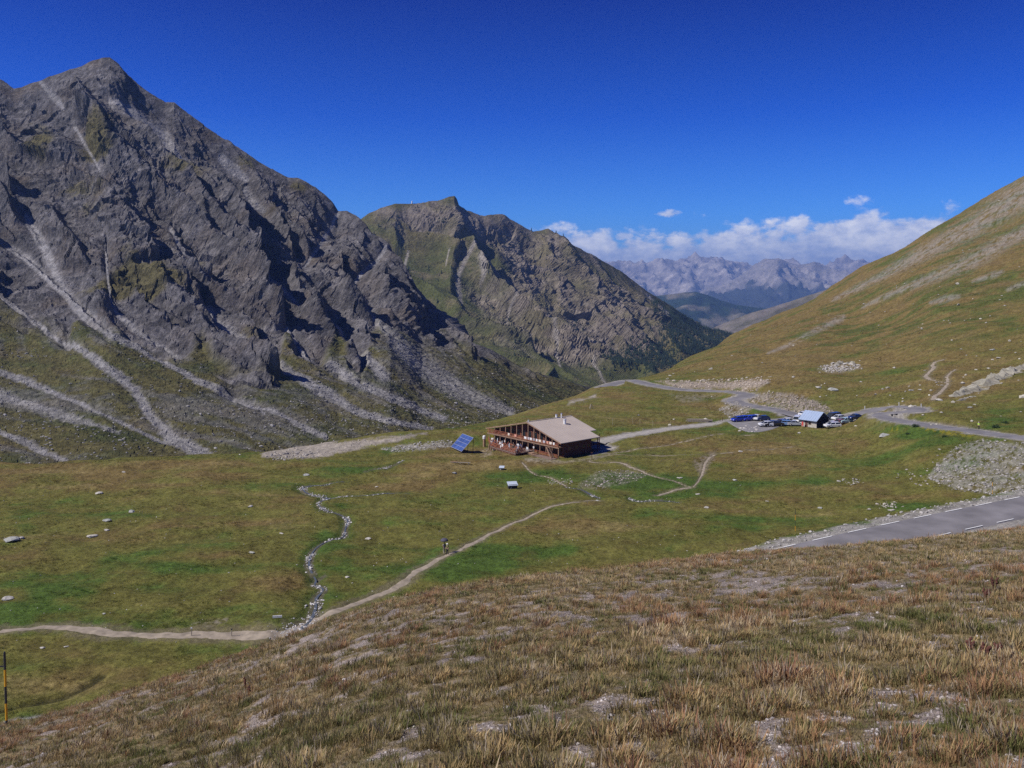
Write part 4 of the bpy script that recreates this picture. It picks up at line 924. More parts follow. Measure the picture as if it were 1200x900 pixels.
# long bedrock outcrop on the right hillside: tilted slabs, one solid
def outcrop(name, ptsx, lab, hgt, seed):
    P = np.array(trace(ptsx, 150)); d = dense(P, 0.5); T = np.gradient(d[:, :2], axis=0); T /= np.linalg.norm(T, axis=1, keepdims=True)+1e-9; Nn = np.stack([T[:, 1], -T[:, 0]], 1)
    if Nn[:, 1].mean() > 0: Nn = -Nn
    V = []; cs = []
    prof = [(-.62, -.6), (-.5, .15), (-.3, .75), (-.05, 1.0), (.2, .85), (.36, .45), (.5, .15), (.62, -.6)]
    for u, h_ in prof:
        u = u*(1+.0)
        q = d[:, :2]+Nn*(u*d[:, 2]*(.8+.7*fbm(d[:, 0]/3, d[:, 1]/3, 3, seed+int(10*abs(u)))))[:, None]; n_ = ridged(q[:, 0]/3.1, q[:, 1]/3.1, 3, seed); m_ = fbm(q[:, 0]/1.1, q[:, 1]/1.1, 2, seed+3)
        env = np.clip(np.sin(np.linspace(0.12, math.pi-0.12, len(d)))**0.5, 0, 1)
        fz = facet(q[:, 0]/2.6, q[:, 1]/2.0, seed+5); z = ground_z(q[:, 0], q[:, 1])+(h_*hgt*(.25+1.1*n_+.8*fz)+m_*.4*(h_ > 0))*env-(0.3 if h_ < 0 else 0)-.15
        V.append(np.column_stack([q[:, 0]+m_*.3, q[:, 1]+n_*.4, z])); fz2 = facet(q[:, 0]/1.5, q[:, 1]/1.5, seed+6); cs.append(np.column_stack([.27+.16*m_+.1*fz2, .25+.15*m_+.1*fz2, .20+.13*m_+.08*fz2]))
    V = np.stack(V, 1).reshape(-1, 3); cs = np.stack(cs, 1).reshape(-1, 3)
    o = np_mesh(name, V, grid_faces(len(d), len(prof)), M_stone, False, {'col': np.clip(cs, .1, .6)}); tag(o, lab, "rock outcrop"); return o
outcrop("rock_outcrop", [(1117,465,3.0),(1128,459,6.0),(1142,455,7.5),(1158,448,7.0),(1175,441,6.5),(1190,435,6.0),(1204,430,6.5),(1230,420,6)], "long pale slabby outcrop rising to the right edge above the upper road", 1.5, 331)
outcrop("rock_outcrop", [(1122,470,1.6),(1132,466,2.0),(1143,463,1.4)], "short low ledge of pale rock under the long slabby outcrop", 0.5, 341)
outcrop("rock_outcrop", [(978,430,2.0),(987,426,4.5),(996,425,3.5),(1004,430,2.5)], "knob of broken white rock alone on the middle hillside", 1.1, 351)

# ------------------------------------------------------------ foreground grass
def tuft_mesh(seed, kind):
    rnd = random.Random(seed); V = []; F = []; H = []
    n = {'grass': 15, 'dense': 22, 'low': 13, 'stalk': 18}[kind]; hh = {'grass': .105, 'dense': .085, 'low': .045, 'stalk': .125}[kind]
    for i in range(n):
        a = rnd.uniform(0, 6.28); r = abs(rnd.gauss(0, .045 if kind != 'low' else .07)); bx, by = r*math.cos(a), r*math.sin(a); h_ = hh*rnd.uniform(.5, 1.15)
        lean = rnd.uniform(.05, .55)*h_; la = a+rnd.uniform(-.8, .8); wd = rnd.uniform(.0026, .0044)*(1.4 if kind == 'low' else 1)
        sx, sy = -math.sin(la), math.cos(la); b = len(V)
        for k, (t_, ww) in enumerate(((0, 1), (.5, .85), (1, .12))):
            ox = bx+math.cos(la)*lean*t_**1.8; oy = by+math.sin(la)*lean*t_**1.8; z = h_*t_-(.02 if k == 0 else 0)
            V += [(ox-sx*wd*ww, oy-sy*wd*ww, z), (ox+sx*wd*ww, oy+sy*wd*ww, z)]; H += [t_, t_]
        F += [(b, b+1, b+3, b+2), (b+2, b+3, b+5, b+4)]
        if False:
            b = len(V); tx, ty, tz = bx+math.cos(la)*lean, by+math.sin(la)*lean, h_
            for (ox, oz) in ((0, -.05), (.008, -.02), (0, .02), (-.008, -.02)): V.append((tx+sx*ox, ty+sy*ox, tz+oz)); H.append(1.0)
            F.append((b, b+1, b+2, b+3))
    me = bpy.data.meshes.new("grass_tuft"); me.from_pydata(V, [], F); at_ = me.attributes.new('h', 'FLOAT', 'POINT'); at_.data.foreach_set('value', H)
    return me
M_blade, t_, b_ = new_mat("grass_blade"); n = t_.nodes; l = t_.links
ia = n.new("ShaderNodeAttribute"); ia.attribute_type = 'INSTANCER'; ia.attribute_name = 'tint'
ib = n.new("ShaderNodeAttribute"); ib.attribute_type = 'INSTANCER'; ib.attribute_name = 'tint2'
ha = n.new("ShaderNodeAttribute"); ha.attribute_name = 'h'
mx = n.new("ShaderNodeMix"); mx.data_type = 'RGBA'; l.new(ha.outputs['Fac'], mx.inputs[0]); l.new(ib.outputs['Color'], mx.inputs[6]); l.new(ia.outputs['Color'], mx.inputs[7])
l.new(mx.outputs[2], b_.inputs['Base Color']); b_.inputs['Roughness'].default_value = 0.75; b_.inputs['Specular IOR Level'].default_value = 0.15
tl = n.new("ShaderNodeBsdfTranslucent"); l.new(mx.outputs[2], tl.inputs[0]); ms = n.new("ShaderNodeMixShader"); ms.inputs[0].default_value = 0.3
l.new(b_.outputs[0], ms.inputs[1]); l.new(tl.outputs[0], ms.inputs[2]); l.new(ms.outputs[0], [q for q in n if q.type == 'OUTPUT_MATERIAL'][0].inputs[0])
tc_col = bpy.data.collections.new("grass_kinds")
KINDS = ['grass']*4+['dense']*3+['low']*3+['stalk']*3
for i, k in enumerate(KINDS):
    me = tuft_mesh(500+i, k); me.materials.append(M_blade); o = bpy.data.objects.new("tuft_%02d" % i, me); tc_col.objects.link(o)
def scatter_gn(name, P, rot, scl, vi, attrs, collection, kind="stuff"):
    me = bpy.data.meshes.new(name); me.vertices.add(len(P)); me.vertices.foreach_set('co', np.asarray(P, np.float32).ravel())
    a = me.attributes.new('rot', 'FLOAT_VECTOR', 'POINT'); a.data.foreach_set('vector', np.asarray(rot, np.float32).ravel())
    a = me.attributes.new('scl', 'FLOAT_VECTOR', 'POINT'); a.data.foreach_set('vector', np.asarray(scl, np.float32).ravel())
    a = me.attributes.new('vi', 'INT', 'POINT'); a.data.foreach_set('value', np.asarray(vi, np.int32))
    for nm, arr in attrs.items():
        a = me.attributes.new(nm, 'FLOAT_COLOR', 'POINT'); a.data.foreach_set('color', np.hstack([arr, np.ones((len(arr), 1))]).astype(np.float32).ravel())
    o = bpy.data.objects.new(name, me); col.objects.link(o); tag(o, kind=kind)
    g = bpy.data.node_groups.new(name+"_scatter", 'GeometryNodeTree'); g.is_modifier = True
    g.interface.new_socket("Geometry", in_out='INPUT', socket_type='NodeSocketGeometry'); g.interface.new_socket("Geometry", in_out='OUTPUT', socket_type='NodeSocketGeometry')
    gi = g.nodes.new('NodeGroupInput'); go = g.nodes.new('NodeGroupOutput'); ip = g.nodes.new('GeometryNodeInstanceOnPoints'); ci = g.nodes.new('GeometryNodeCollectionInfo')
    ci.inputs[0].default_value = collection; ci.inputs['Separate Children'].default_value = True; ci.inputs['Reset Children'].default_value = True
    def na(nm, ty):
        q = g.nodes.new('GeometryNodeInputNamedAttribute'); q.data_type = ty; q.inputs[0].default_value = nm; return q.outputs[0]
    er = g.nodes.new('FunctionNodeEulerToRotation'); g.links.new(na('rot', 'FLOAT_VECTOR'), er.inputs[0])
    g.links.new(gi.outputs[0], ip.inputs['Points']); g.links.new(ci.outputs[0], ip.inputs['Instance']); ip.inputs['Pick Instance'].default_value = True
    g.links.new(na('vi', 'INT'), ip.inputs['Instance Index']); g.links.new(er.outputs[0], ip.inputs['Rotation']); g.links.new(na('scl', 'FLOAT_VECTOR'), ip.inputs['Scale'])
    g.links.new(ip.outputs[0], go.inputs[0]); md = o.modifiers.new("scatter", 'NODES'); md.node_group = g
    return o
rs = np.random.RandomState(11)
NG = 240000
u = rs.rand(NG); ly = math.log(3.0)+(math.log(62)-math.log(3.0))*u**0.62; gyy = np.exp(ly); tt = rs.uniform(-0.74, 0.74, NG); gxx = gyy*tt
zf = z_fore(gxx, gyy); ok = (zf-z_tab(gxx, gyy) > 1.0)
d_, _ = line_d(gxx, gyy, near_road, 9); ok &= d_ > 4.6
bare_ = bare_f(gxx, gyy)
ok &= rs.rand(NG) > bare_*0.82
gxx, gyy = gxx[ok], gyy[ok]; gzz = ground_z(gxx, gyy); n_ = len(gxx); bare_ = bare_[ok]
a1 = fbm(gxx/3.1, gyy/2.2, 3, 401); a2 = fbm(gxx/0.9, gyy/0.9, 3, 402); a3 = fbm(gxx/9, gyy/6, 3, 403); rr = rs.rand(n_)
edge = smooth(24, 34, gyy)                       # redder, taller heads along the brow
pick = a1*0.9+a2*0.7+rs.normal(0, .16, n_)
PAL = np.array([(.15,.17,.05),(.30,.24,.11),(.50,.35,.17),(.60,.46,.28),(.42,.24,.12),(.32,.15,.10),(.40,.34,.26)])
idx = np.full(n_, 1)
idx[pick > .12] = 2; idx[pick > .42] = 3; idx[pick < -.12] = 1; idx[pick < -.36] = 0
redm = (a3*0.8+a2*0.55+edge*.16+rs.normal(0, .18, n_)) > .31; idx[redm] = 4; idx[redm & (rr < .22)] = 5; idx[(rr > .86)] = 6
idx[(rr > .80) & (rr < .86)] = 0
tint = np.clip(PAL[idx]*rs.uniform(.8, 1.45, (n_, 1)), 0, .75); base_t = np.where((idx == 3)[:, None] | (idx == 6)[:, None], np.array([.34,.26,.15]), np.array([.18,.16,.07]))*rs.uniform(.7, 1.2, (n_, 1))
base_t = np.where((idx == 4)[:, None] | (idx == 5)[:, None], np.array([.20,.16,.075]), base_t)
vi = np.where(idx == 0, rs.randint(4, 7, n_), np.where(redm, rs.randint(10, 13, n_), rs.randint(0, 10, n_)))
clump = smooth(-.15, .45, fbm(gxx/.42, gyy/.42, 2, 405)+.35*a2)
hs = (.38+.80*clump)*rs.uniform(.6, 1.15, n_)*(1+.35*smooth(-.2, .5, a1))*(1-.45*bare_)*(1-.15*edge)
ws = hs*rs.uniform(1.0, 1.4, n_)*(1+.7*smooth(14, 40, gyy))
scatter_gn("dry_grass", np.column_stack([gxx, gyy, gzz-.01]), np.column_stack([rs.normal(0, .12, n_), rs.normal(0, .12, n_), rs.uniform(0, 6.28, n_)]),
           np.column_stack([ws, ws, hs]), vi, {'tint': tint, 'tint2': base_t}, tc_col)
print("tufts", n_)
# tussocks of the grazed meadow and hillside, far smaller in view
NT = 130000
ly = np.log(76)+(np.log(560)-np.log(76))*rs.rand(NT)**1.1; myy = np.exp(ly); mtt = rs.uniform(-.64, .64, NT); mxx = myy*mtt
okm = (z_fore(mxx, myy)-z_tab(mxx, myy) < -1) & ((myy < 260) | (mtt > .15)) & ((myy < 210) | (mtt > -.1))
iy = np.clip(np.searchsorted(YR, myy), 0, len(YR)-1); ix = np.clip(np.searchsorted(tc_, mtt), 0, len(tc_)-1); vid = iy*len(tc_)+ix
okm &= (info['road'][vid] > 1.5) & (info['path'][vid] > 2.2) & (c[vid, 0] < .2) & (c[vid, 2] < .09)
for poly, pz, fo in PADS: okm &= poly_dist(mxx, myy, poly) > 1.0
for P in streams_w: okm &= line_d(mxx, myy, P, 4)[0] > 1.3
mxx, myy, vid = mxx[okm], myy[okm], vid[okm]; mz = ground_z(mxx, myy); nm_ = len(mxx); hp_ = smooth(-.3, .5, fbm(mxx/9, myy/9, 3, 406)); s_ = (.8+myy/240)*rs.uniform(.6, 1.3, nm_)*(.6+.7*hp_)
cm = c[vid]*rs.uniform(1.0, 2.0, (nm_, 1)); drk = rs.rand(nm_) < .15; cm[drk] *= np.array([.6, .75, .6])
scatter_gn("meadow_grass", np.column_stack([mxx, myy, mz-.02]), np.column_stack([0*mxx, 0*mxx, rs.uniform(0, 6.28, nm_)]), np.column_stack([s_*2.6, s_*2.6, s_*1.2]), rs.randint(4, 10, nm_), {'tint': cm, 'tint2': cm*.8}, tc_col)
print("tussocks", nm_)
# pebbles in the bare patches of the foreground
pk = []
for _ in range(34000):
    yv = math.exp(random.uniform(math.log(4), math.log(36))); xv = yv*random.uniform(-.68, .68); pk.append((xv, yv))
pk = np.array(pk); bb = bare_f(pk[:, 0], pk[:, 1])
pk = pk[bb > .35]; zz = ground_z(pk[:, 0], pk[:, 1])
scatter_rocks("loose_stones", [(p[0], p[1], z+.003, random.uniform(.006, .020)*(1.8 if random.random() < .06 else 1), random.choice([(.40,.36,.34),(.33,.28,.27),(.48,.44,.42)])) for p, z in zip(pk, zz)], M_stone)

# ------------------------------------------------------------ conifers on the far slope
def conifer(seed):
    rnd = random.Random(seed); m = MB(); m.cyl((0, 0, 0), (0, 0, 3), .18, .1, 5)
    for k in range(6):
        z = 1.2+k*1.35; r = (2.1-k*.31)*rnd.uniform(.85, 1.15); n_ = 7; b = len(m.v)
        m.v.append((rnd.uniform(-.1, .1), rnd.uniform(-.1, .1), z+2.1)); 
        for i in range(n_): a = 6.283*i/n_+k; rr_ = r*rnd.uniform(.65, 1.15); m.v.append((rr_*math.cos(a), rr_*math.sin(a), z-rnd.uniform(0, .4)))
        m.f += [(b, b+1+i, b+1+(i+1) % n_) for i in range(n_)]
    me = bpy.data.meshes.new("conifer"); me.from_pydata(m.v, [], m.f); me.materials.append(M_leaf); return me
M_leaf = simple("conifer_needles", (.020, .038, .022), 0.9, 0.35, 0.8)
cf = bpy.data.collections.new("conifer_kinds")
for i in range(4): o = bpy.data.objects.new("conifer_%d" % i, conifer(600+i)); cf.objects.link(o)
m2 = [o for o in col.objects if o.name == "mountain.001"][0]
nv = len(m2.data.vertices); co = np.empty(nv*3, np.float32); m2.data.vertices.foreach_get('co', co); co = co.reshape(-1, 3)
cpx = 600+1000*co[:, 0]/co[:, 1]; cpy = 330-1000*co[:, 2]/co[:, 1]; visible = np.arange(nv) < 230*len(np.arange(384, 940, 1.25))
fd = blobs(cpx, cpy, [(845,402,30,22,1.5),(815,395,26,22,1.1),(790,385,16,24,.75),(770,410,26,18,.9),(745,425,26,12,1.0),(720,425,14,10,.6),(770,365,10,16,.35),(800,375,12,10,.5),(830,385,12,10,.9),(865,410,30,20,1.3),(735,405,10,14,.3),(785,425,30,12,.8)])
fd = fd-blobs(cpx, cpy, [(800,418,14,4,.7),(835,412,10,4,.6),(765,395,8,10,.3)])
fq = fbm(cpx/7, cpy/14, 3, 411); keep = visible & (np.random.RandomState(5).rand(nv) < np.clip((fd-.22+fq*.8)*.8, 0, .7))
ci = np.nonzero(keep)[0]; print("conifers", len(ci)); rs2 = np.random.RandomState(6)
sz = rs2.uniform(.45, 1.05, len(ci)); scatter_gn("forest", co[ci]-np.array([0, 0, .6]), np.column_stack([0*sz, 0*sz, rs2.uniform(0, 6, len(ci))]), np.column_stack([sz*1.1, sz*1.1, sz]), rs2.randint(0, 4, len(ci)), {}, cf)
# shrubs and bushes
def bush(px_, py_, wpx, lab, colr=(.045, .075, .02), seed=1, hr=.7):
    x, y, z = at(px_, py_, 60); s = wpx/1000*y*.5; rnd = random.Random(seed); V = []; F = []
    for i in range(420):
        a = rnd.uniform(0, 6.28); e = math.asin(rnd.uniform(0, 1)); r = s*rnd.uniform(.45, 1.05)*(1+.25*math.sin(a*3+seed)); p = Vector((r*math.cos(a)*math.cos(e), r*math.sin(a)*math.cos(e)*.8, r*math.sin(e)*hr))
        d1 = Vector((rnd.gauss(0, 1), rnd.gauss(0, 1), rnd.gauss(0, 1))).normalized()*s*.11; d2 = d1.cross(Vector((rnd.gauss(0, 1), rnd.gauss(0, 1), rnd.gauss(0, 1)))).normalized()*s*.07
        b = len(V); V += [tuple(p-d1), tuple(p+d2), tuple(p+d1), tuple(p-d2)]; F.append((b, b+1, b+2, b+3))
    me = bpy.data.meshes.new("shrub"); me.from_pydata(V, [], F); me.materials.append(simple("leaves_%d" % seed, colr, .9, .4, 2.0)); o = bpy.data.objects.new("shrub", me); col.objects.link(o); o.location = (x, y, z); tag(o, lab, "shrub", "low bushes on the banks")
bush(1167,502,10,"dark green bush on the bank above the upper road",(.03,.055,.018),31); bush(1178,497,8,"smaller green bush at the right of the dark one",(.04,.07,.02),32)
bush(1073,503,9,"dark bush on the green bank under the hairpin",(.03,.055,.018),33); bush(1064,508,6,"small round bush left of the dark one under the hairpin",(.035,.06,.018),34); bush(1107,513,7,"green bush under the yellow flowering bank",(.04,.07,.02),35)
bush(576,519,8,"yellow green weeds beside the refuge terrace",(.17,.16,.025),36,.8); bush(884,489,8,"green bush behind the parked blue cars",(.04,.08,.02),37)
bush(22,842,9,"yellow flowering weed behind the rock at the snow pole",(.28,.24,.02),38,.8)
# ------------------------------------------------------------ mountain refuge
M_wood = simple("red_brown_timber", (.29, .10, .052), .8, .22, 2.0); M_wood2 = simple("weathered_timber", (.30, .19, .125), .85, .2, 2.0)
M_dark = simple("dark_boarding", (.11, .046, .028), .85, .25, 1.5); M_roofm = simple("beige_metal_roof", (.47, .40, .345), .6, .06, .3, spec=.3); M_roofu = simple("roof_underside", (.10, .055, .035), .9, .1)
M_glass = simple("window_glass", (.02, .022, .025), .12, .1, spec=.6); M_white = simple("white_paint", (.78, .78, .77), .6, .06); M_steel = simple("flue_steel", (.55, .55, .55), .35, .1, metal=.6)
M_conc = simple("grey_concrete", (.36, .34, .31), .95, .15, 1.0); M_board = simple("deck_boards", (.20, .14, .115), .9, .25, 3.0); M_blk = simple("dark_metal", (.04, .04, .045), .5, .1)
UA, HE, HR, UR = 27.3, 3.55, 6.95, 15.6       # gable width, eave height, ridge height, ridge position
LROOF, LWALL, FRONT = 15.0, 10.7, 1.5
ref = empty("mountain_refuge", (REF_O[0], REF_O[1], REF_Z), REF_A); tag(ref, "large two storey timber refuge with wide beige metal roof and long balconies", "mountain hut")
def wall_top(u): return (HE+(HR-HE)*u/UR if u < UR else HR-(HR-HE)*(u-UR)/(UA-UR))-.28
def rp(name, mb, mat, parent=ref, **k): return mb.build(name, mat, parent, **k)
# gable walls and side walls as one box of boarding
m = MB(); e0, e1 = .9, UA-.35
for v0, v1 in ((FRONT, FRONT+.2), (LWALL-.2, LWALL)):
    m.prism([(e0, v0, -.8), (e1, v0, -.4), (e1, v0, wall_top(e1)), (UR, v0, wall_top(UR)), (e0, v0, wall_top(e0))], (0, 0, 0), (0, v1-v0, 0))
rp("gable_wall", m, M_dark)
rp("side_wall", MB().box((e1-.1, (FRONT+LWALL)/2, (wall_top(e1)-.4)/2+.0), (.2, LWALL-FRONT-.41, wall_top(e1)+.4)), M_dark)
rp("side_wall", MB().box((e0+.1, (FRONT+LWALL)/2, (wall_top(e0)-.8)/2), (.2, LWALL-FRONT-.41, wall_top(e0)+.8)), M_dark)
# roof slopes: right one runs on past the lower eave
def slope(u0, u1, v0, v1, z0, z1): return MB().prism([(u0, v0, z0), (u1, v0, z1), (u1, v0, z1+.16), (u0, v0, z0+.16)], (0, 0, 0), (0, v1-v0, 0))
zc = HR-(HR-HE)*.72; uc = UR+(UA+.5-UR)*.72
zE = HE-.05
rp("roof", slope(-.4, UR-.01, -.25, LROOF, HE-.1, HR), M_roofm)
rr_ = rp("roof", slope(UR+.01, uc, -.25, LROOF, HR, HR-(HR-zE)*.72), M_roofm)
rp("roof_eave", slope(uc+.01, UA+.5, -.25, LROOF-2.2, HR-(HR-zE)*.72-.005, zE), M_roofm)
for k in range(17):   # standing seams
    v = .2+k*.86
    if v < LROOF-.1: rp("roof_seam", MB().bar((UR+.1, v, HR+.17), (uc if v > LROOF-2.3 else UA+.45, v, (HR-(HR-zE)*.72 if v > LROOF-2.3 else zE)+.175), .035, .03), M_roofm)
rp("ridge_cap", MB().box((UR, LROOF/2-.1, HR+.2), (.34, LROOF+.3, .09)), M_roofm)
for u0, u1, z0, z1 in ((-.4, UR, HE-.1, HR), (UR, UA+.5, HR, zE)): rp("bargeboard", MB().bar((u0, -.3, z0+.03), (u1, -.3, z1+.03), .08, .26), M_wood2)
# chimneys
def chim(u, v, z0, h, r, cap=True):
    c = rp("chimney", MB().cyl((u, v, z0), (u, v, z0+h), r, r, 12), M_white, smooth_=False); rp("chimney_cap", MB().cyl((u, v, z0+h+.02), (u, v, z0+h+.14), r*1.25, r*1.1, 12), M_steel, c)
def roof_z(u): return HR-(HR-zE)*(u-UR)/(UA+.5-UR) if u > UR else HE+(HR-HE)*u/UR
chim(19.2, 9.2, roof_z(19.2)-.1, 1.25, .36); chim(15.4, 9.9, HR-.1, .95, .26); chim(15.9, 11.2, HR-.1, 1.2, .17); chim(15.3, .6, HR, .4, .16)
# posts along the gable front, doors and windows between them
pu = [1.0+2.15*i for i in range(13)]
for i, u in enumerate(pu):
    rp("post", MB().bar((u, -.12, -.55 if u < 9 else -.1), (u, -.12, wall_top(u)+.1), .17), M_wood2)
for i in range(12):
    u = pu[i]+1.07; base = .05
    f = rp("window", MB().box((u, FRONT-.04, 1.25), (1.35, .1, 1.9)), M_wood); rp("pane", MB().box((u-.31, FRONT-.10, 1.25), (.52, .03, 1.66)), M_glass, f); rp("pane", MB().box((u+.31, FRONT-.10, 1.25), (.52, .03, 1.66)), M_glass, f)
    top = min(wall_top(pu[i]), wall_top(pu[i+1]))
    if top-2.75 > .7:
        h_ = min(1.9, top-2.95); f = rp("window", MB().box((u, FRONT-.04, 2.75+h_/2), (1.35, .1, h_)), M_wood); rp("pane", MB().box((u, FRONT-.10, 2.75+h_/2), (1.1, .03, h_-.24)), M_glass, f)
for i in range(26): rp("board", MB().box((1.2+i*1.02, FRONT-.02, (wall_top(1.2+i*1.02)+.1)/2), (.10, .06, wall_top(1.2+i*1.02)-.3)), M_wood)
# balcony with its railing, stepping past the whole gable
rp("balcony_floor", MB().box((UA/2+.1, .55, 2.42), (UA-1.2, 1.85, .16)), M_wood2); rp("balcony_beam", MB().bar((.2, -.28, 2.35), (UA-.2, -.28, 2.35), .1, .26), M_wood2)
def railing(name, p0, p1, h, n, parent=ref, mat=M_wood):
    a = Vector(p0); b = Vector(p1); g = rp(name, MB().bar(a+Vector((0, 0, h)), b+Vector((0, 0, h)), .1, .09), mat, parent)
    rp("lower_rail", MB().bar(a+Vector((0, 0, h*.28)), b+Vector((0, 0, h*.28)), .05, .13), mat, g); rp("middle_rail", MB().bar(a+Vector((0, 0, h*.64)), b+Vector((0, 0, h*.64)), .05, .13), mat, g)
    for i in range(n+1): q = a.lerp(b, i/n); rp("baluster", MB().bar(q, q+Vector((0, 0, h)), .07), mat, g)
railing("railing", (.5, -.34, 2.5), (UA-.4, -.34, 2.5), .98, 24)
railing("railing", (17.8, -.5, -.05), (UA-.5, -.5, -.05), .85, 9)
# laundry and bedding airing on the balcony rail
M_cl = [simple("cloth_%d" % i, c_, .9, .1) for i, c_ in enumerate([(.7,.68,.66),(.45,.42,.45),(.62,.30,.22),(.30,.30,.33),(.68,.60,.50)])]
BLB = ['white cloth on the balcony rail just right of the roof ridge','grey cloth second from the ridge on the balcony rail','rust coloured cloth right of the grey one by the ridge','dark grey cloth in the middle of the balcony row','narrow white cloth right of the dark grey one','beige cloth in the right half of the balcony rail','grey cloth right of the beige one on the balcony','rust cloth above the balcony stair head','beige cloth near the right end of the balcony','white cloth at the right end of the balcony rail','rust cloth alone on the left half of the balcony','beige cloth furthest left on the balcony rail']
for i, (u, wd, ci_) in enumerate([(15.3,.9,0),(16.5,.7,1),(17.4,.8,0),(18.5,.8,3),(19.5,.6,0),(20.6,.9,4),(22.1,.8,1),(23.3,.7,2),(24.4,.9,4),(25.5,.6,0),(11.6,.8,2),(9.0,.7,4)]):
    p = ref.matrix_basis if False else None; x, y = ref_w(u, -.42); o = MB().prism([(-wd/2, -.04, 0), (wd/2, -.04, 0), (wd/2, -.02, -.52), (0, -.09, -.58), (-wd/2, -.02, -.5)], (0, 0, 0), (0, .03, 0)).build("blanket", M_cl[ci_], None, (x, y, REF_Z+3.52), REF_A)
    tag(o, BLB[i], "blanket", "bedding airing on the balcony rail")
# back balconies on the lee side
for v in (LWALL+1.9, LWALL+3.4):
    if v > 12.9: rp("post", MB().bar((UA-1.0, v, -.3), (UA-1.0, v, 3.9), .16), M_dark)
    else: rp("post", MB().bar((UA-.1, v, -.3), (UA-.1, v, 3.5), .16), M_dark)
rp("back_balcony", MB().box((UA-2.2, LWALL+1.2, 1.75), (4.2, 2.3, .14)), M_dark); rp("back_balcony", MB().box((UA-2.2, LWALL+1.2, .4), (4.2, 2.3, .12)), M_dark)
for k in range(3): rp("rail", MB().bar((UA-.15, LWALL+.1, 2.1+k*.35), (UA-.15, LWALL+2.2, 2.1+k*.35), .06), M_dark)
# side wall: small windows and stub posts
for v in (3.2, 5.6, 8.0, 9.6):
    f = rp("window", MB().box((e1+.03, v, 1.9), (.08, .9, .75)), M_wood); rp("pane", MB().box((e1+.09, v, 1.9), (.03, .7, .55)), M_glass, f)
for i in range(11): rp("board", MB().box((e1+.03, 1.7+i*.85, 1.35), (.06, .08, 3.0)), M_dark)
# stair at the near corner
st = rp("stair", MB().bar((24.1, -.7, 2.35), (26.0, -.95, -.1), .12, .3).bar((24.1, -1.5, 2.35), (26.0, -1.75, -.1), .12, .3), M_wood2)
for k in range(8): t_ = (k+.5)/8; rp("step", MB().box((24.1+1.9*t_, -1.1-.25*t_, 2.35-2.45*t_+.05), (.26, .8, .06)), M_wood2, st)
# terrace deck
dk = [(1.0, -.5), (7.4, -5.2), (18.6, -6.4), (18.3, -.5)]
def inset(P, k): c_ = np.mean(P, 0); return [tuple(c_+(np.array(p)-c_)*k) for p in P]
rp("deck", MB().prism([(a, b, .42) for a, b in dk], (0, 0, 0), (0, 0, .16)), M_board)
rp("deck_beam", MB().prism([(a, b, .12) for a, b in inset(dk, .985)], (0, 0, 0), (0, 0, .28)), M_dark)
rp("foundation_wall", MB().prism([(a, b, -1.3) for a, b in inset([(3.0, -1.2), (8.2, -4.3), (14.0, -4.9), (14.0, -1.0)], 1)], (0, 0, 0), (0, 0, 1.38)), M_conc)
for a, b in ((7.6, -5.1), (10.6, -5.5), (13.2, -5.8), (15.9, -6.0), (18.3, -6.2), (18.1, -3.4), (4.2, -2.9)): rp("deck_post", MB().bar((a, b, -1.5), (a, b, .3), .22), M_wood2)
railing("railing", (1.0, -.6, .58), (7.4, -5.1, .58), .95, 7); railing("railing", (7.4, -5.1, .58), (18.5, -6.3, .58), .95, 11); railing("railing", (18.5, -6.3, .58), (18.35, -3.2, .58), .95, 3)
rp("stair", MB().box((19.3, -1.8, .30), (1.6, 1.6, .16)).box((20.4, -1.9, .12), (.9, 1.6, .16)), M_wood2)
rp("lower_terrace", MB().box((22.8, -1.7, -.02), (8.4, 1.9, .14)), M_board)
# things on the terrace
def on_deck(u, v, z=.58): x, y = ref_w(u, v); return (x, y, REF_Z+z)
def make_table():
    r = empty("picnic_table", (0, 0, 0)); MB().box((0, 0, .74), (1.7, .75, .05)).build("tabletop", M_wood, r)
    for s in (-1, 1): MB().box((0, s*.68, .43), (1.7, .28, .04)).build("bench", M_wood, r); MB().bar((s*.6, -.7, 0), (s*.6, .25, .72), .07).bar((s*.6, .7, 0), (s*.6, -.25, .72), .07).build("leg", M_wood2, r)
    return r
def make_parasol():
    r = empty("parasol", (0, 0, 0)); MB().cyl((0, 0, 0), (0, 0, 2.3), .03, .03, 6).build("pole", M_white, r); MB().cyl((0, 0, 0), (0, 0, .08), .25, .25, 10).build("base", M_conc, r)
    MB().lathe([(.11, 1.0), (.16, 1.25), (.13, 1.9), (.03, 2.3)], n=8).build("folded_canopy", M_white, r); return r
def make_chair():
    r = empty("chair", (0, 0, 0)); MB().box((0, 0, .44), (.46, .44, .04)).build("seat", M_white, r); MB().box((0, .21, .68), (.46, .05, .5)).build("backrest", M_white, r)
    for a in (-1, 1):
        for b in (-1, 1): MB().bar((a*.2, b*.18, 0), (a*.2, b*.18, .43), .04).build("leg", M_white, r)
    return r
tb = make_table(); tabs = [(4.6, -2.0), (7.4, -3.6), (10.2, -3.0), (13.0, -4.3), (15.8, -3.4), (17.0, -5.0), (9.0, -4.6), (11.8, -1.9), (6.6,-1.9)]
TL = ["wooden picnic table at the narrow left end of the refuge terrace","wooden picnic table by the terrace railing near its left corner","wooden picnic table in the middle of the refuge terrace","wooden picnic table by the front railing right of the middle","wooden picnic table near the right end of the terrace","wooden picnic table in the right front corner of the terrace","wooden picnic table by the front railing left of the middle","wooden picnic table close to the refuge wall","wooden picnic table close to the wall near the left end"]
